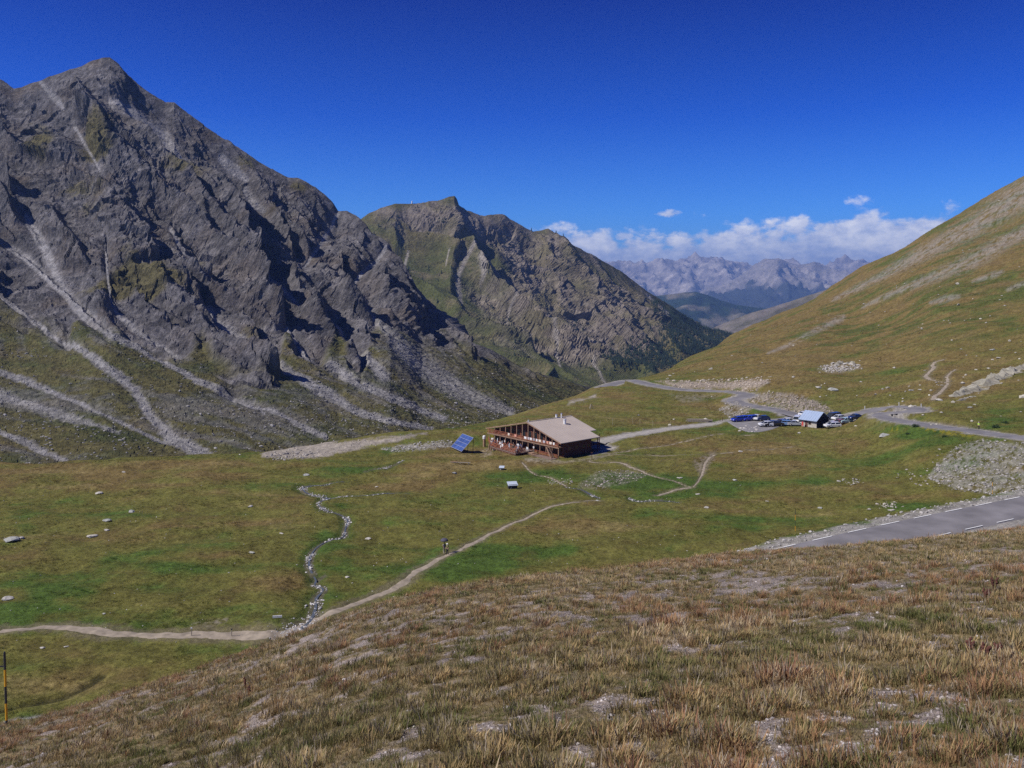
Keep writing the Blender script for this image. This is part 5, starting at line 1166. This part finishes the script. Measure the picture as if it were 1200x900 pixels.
for i, (u, v) in enumerate(tabs):
    o = tb if i == 0 else copy_tree(tb); o.location = on_deck(u, v); o.rotation_euler = (0, 0, REF_A+random.uniform(-.15, .15)); tag(o, TL[i], "picnic table", "tables on the refuge terrace")
pa = make_parasol(); PL = ["folded white parasol at the left end of the terrace","folded white parasol left of the terrace middle","folded white parasol in the middle of the terrace","folded white parasol by the right corner of the terrace"]
for i, (u, v) in enumerate([(7.6,-2.9), (10.6,-3.9), (14.9,-5.2), (16.9,-4.1)]):
    o = pa if i == 0 else copy_tree(pa); o.location = on_deck(u, v); s = random.uniform(.8, .95); o.scale = (s, s, s*.9); tag(o, PL[i], "parasol", "white parasols on the terrace")
chr_ = make_chair(); CL = [("left of the folded parasols",(5.4,-2.9)),("behind the first picnic table",(3.4,-1.4)),("between the two left tables",(8.6,-3.2)),("in front of the middle table",(11.4,-4.7)),("beside the right tables",(14.4,-2.6)),("at the right corner railing",(17.9,-5.6)),("at the terrace steps",(18.0,-2.0)),("near the front railing",(12.2,-5.4)),("close to the wall posts",(13.6,-1.5)),("beside the left railing",(6.3,-3.6))]
for i, (lb, (u, v)) in enumerate(CL):
    o = chr_ if i == 0 else copy_tree(chr_); o.location = on_deck(u, v); o.rotation_euler = (0, 0, random.uniform(0, 6)); o.scale = (1.2, 1.2, 1.1); tag(o, "white chair on the refuge terrace "+lb, "chair", "white chairs on the terrace")
# white water tank at the left corner of the terrace
x, y = ref_w(.6, -1.6); r = empty("water_tank", (x, y, gz(x, y)-.1), REF_A); tag(r, "white rounded tank standing on a pale block at the terrace's left corner", "tank")
MB().lathe([(.34, 2.0), (.42, 2.15), (.42, 2.75), (.3, 2.95), (.05, 3.0)], n=12).build("vessel", M_white, r); MB().box((0, 0, 1.0), (.5, .5, 2.0)).build("stand", M_wood2, r)
# ------------------------------------------------------------ people
def skin_person(name, joints, edges, radii, mat, parent=None):
    me = bpy.data.meshes.new(name); me.from_pydata(joints, edges, []); o = bpy.data.objects.new(name, me); col.objects.link(o)
    sk = o.modifiers.new("skin", 'SKIN'); sk.use_smooth_shade = True
    for v, r_ in zip(me.skin_vertices[0].data, radii): v.radius = (r_, r_) if not isinstance(r_, tuple) else r_
    me.skin_vertices[0].data[0].use_root = True; o.modifiers.new("sub", 'SUBSURF').levels = 1; o.modifiers["sub"].render_levels = 1
    me.materials.append(mat)
    if parent: o.parent = parent
    return o
def person(loc, rz, shirt, trousers, hair, label, stride=.12, seated=False, hat=None, pack=None, group=None, skin=(.42,.26,.18), armup=0.0):
    r = empty("person", loc, rz); tag(r, label, "person", group)
    ms_ = simple("skin_tone", skin, .6, .05); mt = simple("shirt_cloth", shirt, .9, .1, 6); mp = simple("trouser_cloth", trousers, .9, .1, 6); mh = simple("hair", hair, .8, .2, 20)
    H0 = .92 if not seated else .46
    if not seated: legs = [(0, 0, .92), (.09, 0, .88), (.10, stride*.5, .49), (.10, stride*.35, .09), (.10, stride*.35+.15, .04), (-.09, 0, .88), (-.10, stride*.25, .49), (-.10, -stride, .09), (-.10, -stride+.15, .04)]
    else: legs = [(0, 0, .50), (.09, 0, .50), (.11, .42, .50), (.11, .45, .09), (.11, .60, .04), (-.09, 0, .50), (-.11, .42, .50), (-.11, .45, .09), (-.11, .60, .04)]
    b = legs+[(0, 0, H0+.25), (0, .01, H0+.46), (0, .01, H0+.56), (0, .02, H0+.66), (.17, 0, H0+.50), (.23, .0, H0+.24), (.20, .16+armup*.1, H0+.06+armup*.3), (.19, .22+armup*.1, H0+.02+armup*.34), (-.17, 0, H0+.50), (-.23, .02, H0+.24), (-.20, .14, H0+.04), (-.19, .20, H0+.0)]
    e = [(0, 1), (1, 2), (2, 3), (3, 4), (0, 5), (5, 6), (6, 7), (7, 8), (0, 9), (9, 10), (10, 11), (11, 12), (10, 13), (13, 14), (14, 15), (15, 16), (10, 17), (17, 18), (18, 19), (19, 20)]
    rad = [.13, .085, .06, .042, .035, .085, .06, .042, .035, (.15, .10), (.15, .10), .05, .055, .06, .045, .033, .028, .06, .045, .033, .028]
    skin_person("body", b, e, rad, ms_, r)
    tj = [(0, 0, H0-.02), (0, 0, H0+.25), (0, .01, H0+.46), (.17, 0, H0+.50), (.225, 0, H0+.27), (-.17, 0, H0+.50), (-.225, .01, H0+.27)]
    skin_person("shirt", tj, [(0, 1), (1, 2), (2, 3), (3, 4), (2, 5), (5, 6)], [(.16, .12), (.165, .115), (.165, .115), .075, .06, .075, .06], mt, r)
    lj = legs[:4]+legs[5:8]; skin_person("trousers", lj, [(0, 1), (1, 2), (2, 3), (0, 4), (4, 5), (5, 6)], [(.15, .13), .10, .075, .055, .10, .075, .055], mp, r)
    hz0 = H0+.70
    m = MB().lathe([(.02, -.12), (.065, -.10), (.085, -.02), (.088, .05), (.07, .10), (.02, .125)], (0, .02, hz0), 10); hd = m.build("head", ms_, r, smooth_=True)
    MB().box((0, .115, hz0-.01), (.025, .03, .045)).build("nose", ms_, hd); MB().lathe([(.09, -.06), (.097, .02), (.085, .085), (.03, .13)], (0, -.005, hz0+.01), 10).build("hair", mh, hd, smooth_=True)
    if hat: MB().lathe([(.17, .05), (.17, .065), (.10, .075), (.095, .14), (.05, .165), (.01, .17)], (0, .02, hz0), 12).build("hat", simple("hat_cloth", hat, .8, .05), r, smooth_=True)
    if pack:
        p = MB().box((0, -.23, H0+.30), (.32, .2, .5)).build("backpack", simple("pack_cloth", pack, .8, .15, 5), r, bevel=.05); MB().box((0, -.35, H0+.2), (.22, .07, .2)).build("pocket", simple("pack_cloth", pack, .8, .15, 5), p)
    return r
hx, hy, hz2 = at(524.3, 652.3)
person((hx, hy, hz2), R(150), (.14,.15,.05), (.02,.018,.022), (.05,.03,.02), "hiker in dark trousers and white sun hat on the meadow footpath", .16, hat=(.82,.82,.80))
h2x, h2y, h2z = hx-.55, hy+.9, gz(hx-.55, hy+.9)
person((h2x, h2y, h2z), R(20), (.36,.34,.28), (.33,.30,.24), (.05,.03,.02), "hiker in beige clothes with a dark rucksack walking beside the one in a white hat", .2, pack=(.05,.045,.06))
um = empty("umbrella", (h2x+.02, h2y, h2z+1.55)); tag(um, "dark grey open sun umbrella held above the hiker in beige", "umbrella")
MB().lathe([(.62, .42), (.56, .56), (.42, .70), (.22, .78), (.02, .81)], (0, 0, 0), 10).build("canopy", simple("umbrella_cloth", (.075,.07,.10), .8, .1), um, smooth_=True); MB().cyl((0, 0, -.45), (0, 0, .8), .012, .012, 6).build("shaft", M_blk, um)
cl_ = [((.7,.68,.66),(.05,.05,.08)),((.5,.08,.06),(.1,.1,.12)),((.07,.10,.25),(.05,.05,.05)),((.65,.6,.5),(.08,.08,.1)),((.04,.04,.05),(.12,.1,.08)),((.45,.45,.5),(.03,.03,.05)),((.6,.25,.15),(.06,.06,.09)),((.7,.7,.7),(.2,.18,.15))]
PP = [(9.8,-2.4,"near the middle table"),(12.6,-3.6,"behind the front tables"),(16.2,-2.7,"near the right end"),(5.2,-2.3,"at the left end"),(14.2,-3.3,"between the right tables"),(17.6,-3.5,"by the steps"),(8.1,-4.1,"at the front railing on the left"),(19.6,-1.5,"at the foot of the terrace steps")]
for i, (u, v, lb) in enumerate(PP):
    person(on_deck(u, v) if u < 19 else on_deck(u, v, .38), random.uniform(0, 6), cl_[i][0], cl_[i][1], (.05,.03,.02), "guest in %s top on the terrace %s" % (["a white","a red","a dark blue","a cream","a black","a grey","an orange","a pale"][i], lb), .05, group="guests on the refuge terrace")

# ------------------------------------------------------------ solar array
M_cell = simple("solar_cell", (.055, .095, .26), .3, .25, .8, spec=.6); M_alu = simple("aluminium_frame", (.55,.55,.58), .4, .05, metal=.3)
bl = Vector((-15.1, 211.5, 0)); br = Vector((-12.1, 205.7, 0)); zg = gz(-13, 208.5); wv2 = (br-bl); W_ = wv2.length; sol = empty("solar_array", (bl.x, bl.y, zg), math.atan2(wv2.y, wv2.x))
tag(sol, "tilted blue solar array of sixteen panels standing on the meadow left of the refuge", "solar panels")
tilt = math.atan2(2.95, 3.05); SL = 4.35
pz0 = .42
for r_ in range(4):
    for c_ in range(4):
        u0 = c_*W_/4+.03; u1 = (c_+1)*W_/4-.03; d0 = r_*SL/4+.04; d1 = (r_+1)*SL/4-.04
        P3 = lambda u, d, o=0: (u, d*math.cos(tilt)-o*math.sin(tilt), pz0+d*math.sin(tilt)+o*math.cos(tilt))
        MB().prism([P3(u0, d0), P3(u1, d0), P3(u1, d1), P3(u0, d1)], (0, 0, 0), (0, -.05*math.sin(tilt), .05*math.cos(tilt))).build("panel", M_cell, sol)
    MB().bar(P3(-.02, (r_+1)*SL/4, .03), P3(W_+.02, (r_+1)*SL/4, .03), .07, .07).build("frame_rail", M_alu, sol)
MB().bar(P3(-.02, 0, .03), P3(W_+.02, 0, .03), .07, .07).build("frame_rail", M_alu, sol)
for u in (0, W_): MB().bar(P3(u, 0, .03), P3(u, SL, .03), .06, .06).build("frame_side", M_alu, sol)
for u in (.25, W_/2, W_-.25):
    MB().bar(P3(u, 0, -.06), P3(u, SL, -.06), .09, .09).bar((u, 3.05, -.5), P3(u, SL, -.1), .09).bar((u, .1, -.4), P3(u, .1, -.1), .09).bar((u, 3.05, -.1), (u, .1, -.1), .07).build("leg", M_blk, sol)

# ------------------------------------------------------------ stone hut with metal roof
M_plas = simple("rough_stone_wall", (.46, .42, .36), .95, .2, 2.5, bump=.4); M_blue = simple("blue_grey_sheet_roof", (.34, .42, .56), .4, .06, .6, spec=.4); M_bk = simple("black_boards_and_shade", (.022, .020, .022), .85, .3, 2.0)
hut = empty("stone_hut", (HUT_O[0], HUT_O[1], HUT_Z), HUT_A); tag(hut, "small pale stone hut with blue grey metal roof and a gable coloured black for its shade", "hut")
WU, DU = 5.0, 7.0
MB().box((WU/2, .15, 1.0), (WU, .3, 2.0)).build("front_wall", M_plas, hut); MB().box((WU/2, DU-.15, 1.0), (WU, .3, 2.0)).build("back_wall", M_plas, hut)
for u in (.12, WU-.12): MB().prism([(u-.12, .302, -.3), (u-.12, DU-.302, -.3), (u-.12, DU-.302, 2.05), (u-.12, DU/2, 3.85), (u-.12, .302, 2.05)], (0, 0, 0), (.24, 0, 0)).build("gable_wall", M_bk if u > 1 else M_plas, hut)  # right gable and its boards: shade put into the black colour, left stays stone
for i in range(16): v = .5+i*.4; MB().box((WU+.02, v, 1.0+(min(v, DU-v))*.25), (.05, .05, 2.0+min(v, DU-v)*.5)).build("board", M_bk, hut)
MB().prism([(-.3, -.45, 1.78), (-.3, DU/2, 3.98), (-.3, DU/2, 4.10), (-.3, -.45, 1.90)], (0, 0, 0), (WU+.6, 0, 0)).build("roof", M_blue, hut); MB().prism([(-.3, DU+.45, 1.78), (-.3, DU/2+.01, 3.98), (-.3, DU/2+.01, 4.10), (-.3, DU+.45, 1.90)], (0, 0, 0), (WU+.6, 0, 0)).build("roof", M_blue, hut)
for i in range(8): u = -.2+i*.75; MB().bar((u, -.44, 1.915), (u, DU/2-.05, 4.07), .04, .05).build("roof_seam", M_blue, hut)
MB().bar((-.32, -.46, 1.80), (WU+.32, -.46, 1.80), .06, .16).build("fascia", M_blk, hut)
d = MB().box((2.0, -.03, .85), (.75, .07, 1.7)).build("door", simple("dark_red_door", (.12,.05,.04), .7, .1), hut); MB().box((2.28, -.08, .85), (.06, .04, .12)).build("handle", M_steel, d)
f = MB().box((3.0, -.03, 1.15), (.85, .07, .8)).build("window", M_wood2, hut); MB().box((3.0, -.08, 1.15), (.65, .03, .6)).build("pane", M_glass, f)
x, y = hut_w(1.35, -.9); r = empty("notice_stand", (x, y, gz(x, y)), HUT_A); tag(r, "slim red notice stand on the grass in front of the stone hut", "notice stand"); M_red = simple("red_paint", (.55,.07,.05), .6, .1)
MB().box((0, 0, .95), (.5, .08, 1.1)).build("board", M_red, r); MB().bar((-.18, 0, 0), (-.18, 0, .5), .07).build("leg", M_red, r); MB().bar((.18, 0, 0), (.18, 0, .5), .07).build("leg", M_red, r)
# ------------------------------------------------------------ vehicles
M_tyre = simple("tyre_rubber", (.02,.02,.02), .9, .1); M_rim = simple("alloy_rim", (.45,.45,.46), .35, .1, metal=.7); M_lamp = simple("headlamp_glass", (.75,.75,.75), .15, .05); M_tail = simple("tail_lamp", (.4,.02,.02), .3, .05); M_cg = simple("car_glass", (.03,.035,.04), .06, .05, spec=.7)
paints = {}
def car(kind, colr, loc, rz, label, group="vehicles parked at the car park", cname="car"):
    r = empty("parked_car" if cname == "car" else "camper_van", loc, rz); tag(r, label, cname, group)
    key = tuple(colr)
    if key not in paints: paints[key] = simple("car_paint_%d" % len(paints), colr, .3, .03, 1.0, coat=.6, spec=.5)
    mp = paints[key]
    L_, W2, prof, cab = {
     'hatch': (4.0, 1.72, [(-2.0,.28),(-2.0,.62),(-1.96,.88),(-1.25,.98),(1.75,1.0),(1.98,.85),(2.0,.3)], [(-1.2,.97),(-.45,1.46),(1.2,1.48),(1.85,.99)]),
     'estate': (4.5, 1.76, [(-2.25,.28),(-2.24,.62),(-2.15,.86),(-1.2,.97),(2.15,1.0),(2.24,.85),(2.25,.3)], [(-1.15,.96),(-.4,1.45),(1.75,1.47),(2.12,.99)]),
     'sedan': (4.5, 1.76, [(-2.25,.28),(-2.24,.6),(-2.15,.84),(-1.15,.93),(1.45,.98),(2.2,.92),(2.25,.3)], [(-1.1,.92),(-.3,1.42),(.85,1.42),(1.6,.97)]),
     'van': (4.9, 1.9, [(-2.45,.3),(-2.44,.75),(-2.3,1.05),(-1.75,1.15),(2.4,1.2),(2.45,1.0),(2.45,.32)], [(-1.75,1.14),(-1.1,1.88),(2.3,1.92),(2.42,1.19)]),
     'camper': (5.8, 2.2, [(-2.9,.35),(-2.88,.85),(-2.7,1.15),(-2.2,1.3),(2.88,1.32),(2.9,1.2),(2.9,.35)], [(-2.2,1.29),(-1.9,2.0),(-2.3,2.15),(-2.1,2.85),(2.88,2.85),(2.89,1.31)])}[kind]
    m = MB(); m.prism([(a, -W2/2, b) for a, b in prof], (0, 0, 0), (0, W2, 0)); body = m.build("body", mp, r, bevel=.07)
    iw = W2/2-.10
    if kind == 'camper': MB().prism([(a, -W2/2+.02, b) for a, b in cab], (0, 0, 0), (0, W2-.04, 0)).build("living_cabin", mp, r, bevel=.06); MB().prism([(-2.20,-.85,1.36),(-1.96,-.85,1.92),(-1.99,-.85,1.94),(-2.24,-.85,1.37)], (0,0,0), (0,1.7,0)).build("windscreen", M_cg, r)
    else:
        P0, P1, P2, P3_ = cab; tw = iw-.12; V = [(P0[0], -iw, P0[1]), (P1[0], -tw, P1[1]), (P2[0], -tw, P2[1]), (P3_[0], -iw, P3_[1]), (P0[0], iw, P0[1]), (P1[0], tw, P1[1]), (P2[0], tw, P2[1]), (P3_[0], iw, P3_[1])]
        g = MB().add(V, [(0, 1, 2, 3), (7, 6, 5, 4), (0, 4, 5, 1), (1, 5, 6, 2), (2, 6, 7, 3)]).build("windows", M_cg, r)
        rfz = P1[1]+.012; MB().add([(P1[0], -tw, rfz), (P2[0], -tw, P2[1]+.012), (P2[0], tw, P2[1]+.012), (P1[0], tw, rfz), (P1[0]+.08, -tw+.05, rfz+.05), (P2[0]-.08, -tw+.05, P2[1]+.055), (P2[0]-.08, tw-.05, P2[1]+.055), (P1[0]+.08, tw-.05, rfz+.05)], [(3, 2, 1, 0), (4, 5, 6, 7), (0, 1, 5, 4), (1, 2, 6, 5), (2, 3, 7, 6), (3, 0, 4, 7)]).build("roof", mp, r)
        for s in (-1, 1):
            for (a, b, c, d_) in ((P0[0], P0[1], P1[0], P1[1]), (P3_[0], P3_[1], P2[0], P2[1]), ((P0[0]+P3_[0])/2-.1, P0[1], (P1[0]+P2[0])/2-.1, (P1[1]+P2[1])/2)): MB().bar((a, s*(iw+.005), b), (c, s*(tw+.01), d_), .07, .05).build("pillar", mp, r)
    wb = L_/2-.82
    for a in (-wb, wb):
        for s in (-1, 1):
            wh = MB().cyl((a, s*(W2/2-.2), .32), (a, s*(W2/2+.015), .32), .32, .32, 12).build("wheel", M_tyre, r); MB().cyl((a, s*(W2/2+.01), .32), (a, s*(W2/2+.03), .32), .2, .18, 10).build("rim", M_rim, wh)
    for s in (-1, 1): MB().box((-L_/2-.005, s*(W2/2-.3), .68), (.06, .34, .16)).build("headlight", M_lamp, r); MB().box((L_/2+.0, s*(W2/2-.22), .78), (.05, .22, .26)).build("tail_light", M_tail, r); MB().box((-L_/2+1.25, s*(W2/2+.06), 1.0), (.12, .16, .12)).build("mirror", mp, r)
    MB().box((-L_/2-.02, 0, .38), (.1, W2-.3, .16)).build("bumper", M_blk, r); MB().box((0, 0, .26), (L_-.5, W2-.3, .14)).build("underbody", M_blk, r)
    return r
def park(px_, py_, **k):
    x, y = hit(px_, py_, 120); d1, z1 = line_d(np.array([x]), np.array([y]), pass_road, 9)
    z = float(z1[0])+.02 if d1[0] < 4.5 else (_cpz+.03 if in_poly(np.array([x]), np.array([y]), carpark_w)[0] else gz(x, y)+.02)
    return (x, y, z)
BLUE = (.010, .035, .42); WHT = (.75,.75,.74); SIL = (.42,.44,.47); BLK = (.02,.02,.025); GRN = (.08,.10,.07); LB = (.20,.33,.55); NAVY = (.015,.03,.10)
car('hatch', BLUE, park(864.5, 495.6), R(25), "bright blue car at the left end of the parked row with sun on its windscreen")
car('hatch', BLUE, park(871, 494.6), R(30), "bright blue car second from the left end of the parked row")
car('estate', (.02,.05,.50), park(877, 494.0), R(28), "bright blue car third along the parked row")
car('hatch', (.008,.02,.30), park(882, 493.3), R(25), "deeper blue car at the right end of the blue row")
car('hatch', WHT, park(886.2, 492.8), R(60), "white car nosed in beside the deeper blue one")
car('hatch', NAVY, park(894, 493.2), R(10), "dark car with a pale bonnet parked alone behind the blue row")
car('hatch', WHT, park(897.5, 500.4), R(5), "white car parked along the grassy edge of the car park")
car('estate', BLK, park(902.5, 500.0), R(20), "black estate car next to the white one on the grassy edge")
car('sedan', (.05,.045,.04), park(908.5, 499.6), R(15), "dark brown car right of the black estate")
car('hatch', (.05,.03,.09), park(915.5, 497.6), R(18), "dark violet car left of the silver ones near the hut")
car('hatch', WHT, park(922.5, 496.0), R(15), "white car behind the pale blue one")
car('estate', LB, park(924, 498.6), R(172), "pale blue estate car along the kerb near the hut")
car('sedan', SIL, park(932, 498.9), R(176), "silver car just left of the hut")
car('van', WHT, park(934.0, 495.0), R(60), "white camper van standing behind the left end of the hut", cname="camper van")
car('hatch', WHT, park(943.5, 488.6), R(120), "white car partly hidden by the hut roof")
car('hatch', SIL, park(976, 496.5), R(15), "silver car just right of the hut with dark windows")
car('estate', WHT, park(975.5, 500.5), R(8), "white estate car in front of the silver one right of the hut")
car('van', BLK, park(976.5, 490.4), R(30), "black van furthest back beside the hut")
car('hatch', WHT, park(982.5, 492.6), R(25), "white hatchback on the road right of the black van")
car('hatch', (.30,.12,.10), park(984, 497.4), R(20), "reddish car among the pale cars right of the hut")
car('hatch', (.45,.62,.66), park(990.5, 495.8), R(20), "pale turquoise car at the roadside right of the hut")
car('sedan', NAVY, park(1002.5, 493.3), R(22), "dark blue car furthest right on the road toward the hairpin")

# ------------------------------------------------------------ poles, posts, signs
M_yel = simple("yellow_paint", (.70,.36,.02), .6, .08); M_ps = simple("grey_post_wood", (.30,.26,.20), .9, .2)
def snow_pole(px_, py_, hpx, lab, loc=None, lean=0.0, shape=None):
    x, y = loc if loc else hit(px_, py_, 60); z = gz(x, y)-.05; H = hpx/1000*y; r = empty("snow_pole", (x, y, z)); r.rotation_euler = (0, lean, 0); tag(r, lab, "snow pole", "yellow and black snow poles along the road")
    n_ = 4
    if shape: z = z; H = -(765-330)/1000*y-z; n_ = max(4, round(H/(.0207*y)))
    for k in range(n_): MB().cyl((0, 0, H*k/n_+(.002 if k else 0)), (0, 0, H*(k+1)/n_), .042, .042, 10).build("yellow_band" if (n_-k) % 2 == 0 else "black_band", M_yel if (n_-k) % 2 == 0 else M_blk, r)
    MB().cyl((0, 0, H+.002), (0, 0, H+.05), .03, .02, 8).build("cap", M_blk, r)
    if shape: MB().box((-.12, 0, H*.90), (.22, .015, .05)).build("bracket", M_blk, r)
    return r
PX0, PY0 = (10-600)/1000*32.5, 32.5
snow_pole(10, 848, 84, "tall yellow and black banded pole by the grey rock at the lower left edge", loc=(PX0, PY0), lean=-.03, shape=1)
snow_pole(932, 625, 26, "thin yellow and black pole on the verge where the near road leaves the slope"); snow_pole(1163, 577.5, 19, "short yellow and black pole between the rubble slope and the near road"); snow_pole(868, 649, 7, "stub of a dark marker at the end of the near road verge")
# grey rock behind the near pole
V, F = ROCKS2[2]; o = np_mesh("boulder", V*np.array([1.5, .6, .30]), F, M_stone, True, {'col': np.repeat(np.array([[.23,.22,.235]]), len(V), 0)}); _x, _y = -18.4, 32.2; o.location = (_x, _y, gz(_x, _y)+.10); o.rotation_euler = (.1, -.22, .25); tag(o, "low violet grey rock at the foot of the banded pole in the lower left", "boulder")
def marker(px_, py_, lab):
    x, y, z = at(px_, py_, 120); r = empty("road_marker", (x, y, z-.05)); tag(r, lab, "marker post", "white marker posts round the hairpin"); MB().box((0, 0, .42), (.14, .12, .84)).build("post", M_white, r); MB().box((0, 0, .93), (.14, .12, .17)).build("red_band", M_red, r) if False else MB().box((0, 0, .93), (.15, .13, .18)).build("cap", M_white, r)
marker(1013.5, 480.6, "white marker post on the left approach to the hairpin"); marker(1053.5, 473.4, "white marker post at the top of the hairpin bend"); marker(1079.5, 474.8, "white marker post at the right end of the hairpin bend")
# person in high visibility jacket on the upper road
hx, hy, _z = at(1147, 503.2, 120); d1, z1 = line_d(np.array([hx]), np.array([hy]), pass_road, 9)
person((hx, hy, (float(z1[0]) if d1[0] < 4 else _z)), R(160), (.55,.85,.10), (.05,.05,.04), (.05,.03,.02), "person in a bright yellow green jacket walking along the upper road", .2, hat=(.6,.55,.45))
# signposts and small posts by the left footpath
for px_, py_, h_, lb in ((224.5,744,1.1,"left of the two thin posts beside the stony footpath"),(271.5,744,1.0,"dark thin post beside the stony footpath, right of the other")):
    x, y, z = at(px_, py_, 60); r = empty("marker_post", (x, y, z-.05)); tag(r, lb, "post", "thin posts on the left footpath"); MB().bar((0, 0, 0), (0, 0, h_), .07).build("post", M_ps, r); MB().box((0, -.04, h_-.1), (.2, .03, .14)).build("plate", M_blk if px_ > 250 else M_white, r)
for px_, py_, lb in ((693.5,539.5,"dark post in the grass in front of the refuge's right wall"),):
    x, y, z = at(px_, py_, 120); r = empty("signpost", (x, y, z-.05)); tag(r, lb, "signpost"); MB().bar((0, 0, 0), (0, 0, 1.75), .09).build("post", M_dark, r); MB().box((0, -.06, 1.62), (.5, .04, .16)).build("arm", M_dark, r)
FP = [(703,500.5,8),(718,498.5,8),(741.5,497,8),(750,499,7),(765,500.5,7),(786,498,5)]
FLB = ["leftmost thin yellowish post in the grass behind the refuge","second thin yellowish post behind the refuge","thin yellowish post in the middle of the row above the track","thin post just right of the row's middle","thin post near the right end above the track","short post at the right end of the row above the track"]
for (px_, py_, hp), lb in zip(FP, FLB):
    x, y, z = at(px_, py_, 120); r = empty("fence_post", (x, y, z-.05)); tag(r, lb, "post", "thin posts behind the track"); MB().bar((0, 0, 0), (0, 0, hp/1000*y), .12).build("shaft", simple("pale_larch", (.42,.38,.20), .9, .1), r); MB().cyl((0, 0, hp/1000*y), (0, 0, hp/1000*y+.05), .06, .03, 6).build("tip", M_ps, r)
# timber stack above the track end
x, y, z = at(825, 494.8, 120); r = empty("timber_stack", (x, y, z-.05), R(-6)); tag(r, "long low stack of grey weathered beams beside the gravel track", "timber stack")
rnd = random.Random(3)
for k in range(9): a = -5.2+rnd.uniform(0, 2.5); MB().bar((a, (k % 3)*.5, .18+.28*(k//3)), (a+rnd.uniform(4.5, 7), (k % 3)*.5+rnd.uniform(-.1, .1), .2+.28*(k//3)), .24, .2).build("beam", M_ps, r)
for q in (4.6, 5.3): MB().bar((q, -.1, 0), (q, -.1, 1.6), .14).build("stake", M_dark, r)
# plank bench on the meadow
x, y, z = at(539.5, 543.5, 120); r = empty("plank_bench", (x, y, z), R(-8)); tag(r, "long grey plank trough lying on the yellow meadow below the solar array", "bench")
MB().box((0, 0, .32), (4.7, .42, .08)).build("seat", M_ps, r)
for q in (-1.9, 0, 1.9): MB().box((q, 0, .13), (.22, .36, .3)).build("leg", M_ps, r)
MB().box((-1.4, .05, .42), (1.5, .3, .1)).build("upper_plank", M_wood2, r)
# small well houses
def wellhouse(px_, py_, wm_, hm_, lab, rz):
    x, y, z = at(px_, py_, 120); r = empty("spring_box", (x, y, z-.05), rz); tag(r, lab, "spring box", "spring boxes below the refuge"); w2 = wm_/2
    MB().box((0, 0, hm_*.4), (wm_*.86, wm_*.62, hm_*.8)).build("chamber", M_bk, r); MB().prism([(-w2, -w2*.8, hm_*.62), (w2, -w2*.8, hm_*.62), (w2, w2*.8, hm_*1.02), (-w2, w2*.8, hm_*1.02)], (0, 0, 0), (0, 0, .1)).build("lid", simple("pale_blue_sheet", (.48,.54,.62), .5, .05), r); MB().box((-w2*.4, -w2*.7, hm_*.25), (.3, .08, .3)).build("door", M_conc, r)
wellhouse(600.5, 572.3, 2.0, 1.15, "dark box with a pale blue sloping lid in the green hollow below the refuge", R(12)); wellhouse(588, 549.8, 1.15, .7, "small dark box with a pale lid on the slope just below the terrace", R(-8))
x, y, z = at(325, 729.5, 60); r = empty("notice_board", (x, y, z-.05), R(10)); tag(r, "low white board lying beside the shingle where the stream meets the path", "board"); MB().box((0, 0, .28), (1.1, .1, .26)).build("panel", M_white, r); MB().bar((-.4, 0, 0), (-.4, 0, .3), .07).build("leg", M_ps, r); MB().bar((.4, 0, 0), (.4, 0, .3), .07).build("leg", M_ps, r)
# tripod of poles on the knoll
x, y, z = at(692.5, 478, 120); r = empty("pole_tripod", (x, y, z-.05)); tag(r, "small pale tripod of poles standing on the grassy knoll behind the refuge", "tripod")
for a in (0, 2.1, 4.2): MB().bar((.9*math.cos(a), .9*math.sin(a), 0), (.05*math.cos(a), .05*math.sin(a), 1.6), .14).build("pole", M_ps, r)
# summit cross of the second mountain, standing white on the ridge
sel_ = np.nonzero((np.abs(cpx-483.5) < 1.5))[0]; k_ = sel_[np.argmin(cpy[sel_])]; sp3 = co[k_]
r = empty("summit_tower", tuple(float(q) for q in sp3-np.array([0, 0, .5]))); tag(r, "tiny white tower on the ridge of the second mountain against the sky", "tower"); MB().cyl((0, 0, 0), (0, 0, 5.5), 1.6, 1.2, 8).build("tower", M_white, r); MB().lathe([(1.5, 0), (1.3, .8), (.2, 1.6)], (0, 0, 5.52), 8).build("dome", M_white, r)
# dried flower stalks in the foreground
M_ds = simple("dried_seed_head", (.11, .045, .032), .9, .3, 20); M_dst = simple("dried_stem", (.16, .09, .05), .9, .2, 10)
def stalk(px_, py_, hpx, lab, seed):
    x, y = hit(px_, py_, 5.0); z = gz(x, y)-.02; H = hpx/1000*y; rnd = random.Random(seed); r = empty("dried_flower", (x, y, z)); tag(r, lab, "dried flower", "dark dried flower stalks in the dry grass")
    m = MB(); h_ = MB()
    for k in range(3):
        a = rnd.uniform(0, 6.28); bx, by = math.cos(a)*.09*H/.3*rnd.uniform(.3, 1), math.sin(a)*.09*H/.3; hh = H*rnd.uniform(.75, 1.0); m.bar((bx*.2, by*.2, 0), (bx, by, hh), .007)
        for q in range(7): t2 = .62+.38*q/6; h_.lathe([(.004, 0), (.014, .012), (.012, .024), (.003, .034)], (bx*(.2+.8*t2)+rnd.uniform(-.012, .012), by*(.2+.8*t2)+rnd.uniform(-.012, .012), hh*t2-.01), 5)
    m.build("stem", M_dst, r); h_.build("seed_head", M_ds, r)
for i, (a, b_, h_, lb) in enumerate([(1139,768,22,"leftmost dark dried flower of the cluster at the right"),(1149,775,22,"middle dark dried flower of the cluster at the right"),(1155,776,24,"tallest dark dried flower of the cluster at the right"),(1171,772,20,"rightmost dark dried flower of the cluster at the right"),(287,808,14,"dark dried flower on the left brow of the slope"),(293,812,12,"second dark dried flower on the left brow of the slope"),(1165,690,22,"dark red dried flower high on the right of the dry slope"),(1156,705,18,"rust coloured dried flower just left of the dark red one")]): stalk(a, b_, h_, lb, 700+i)
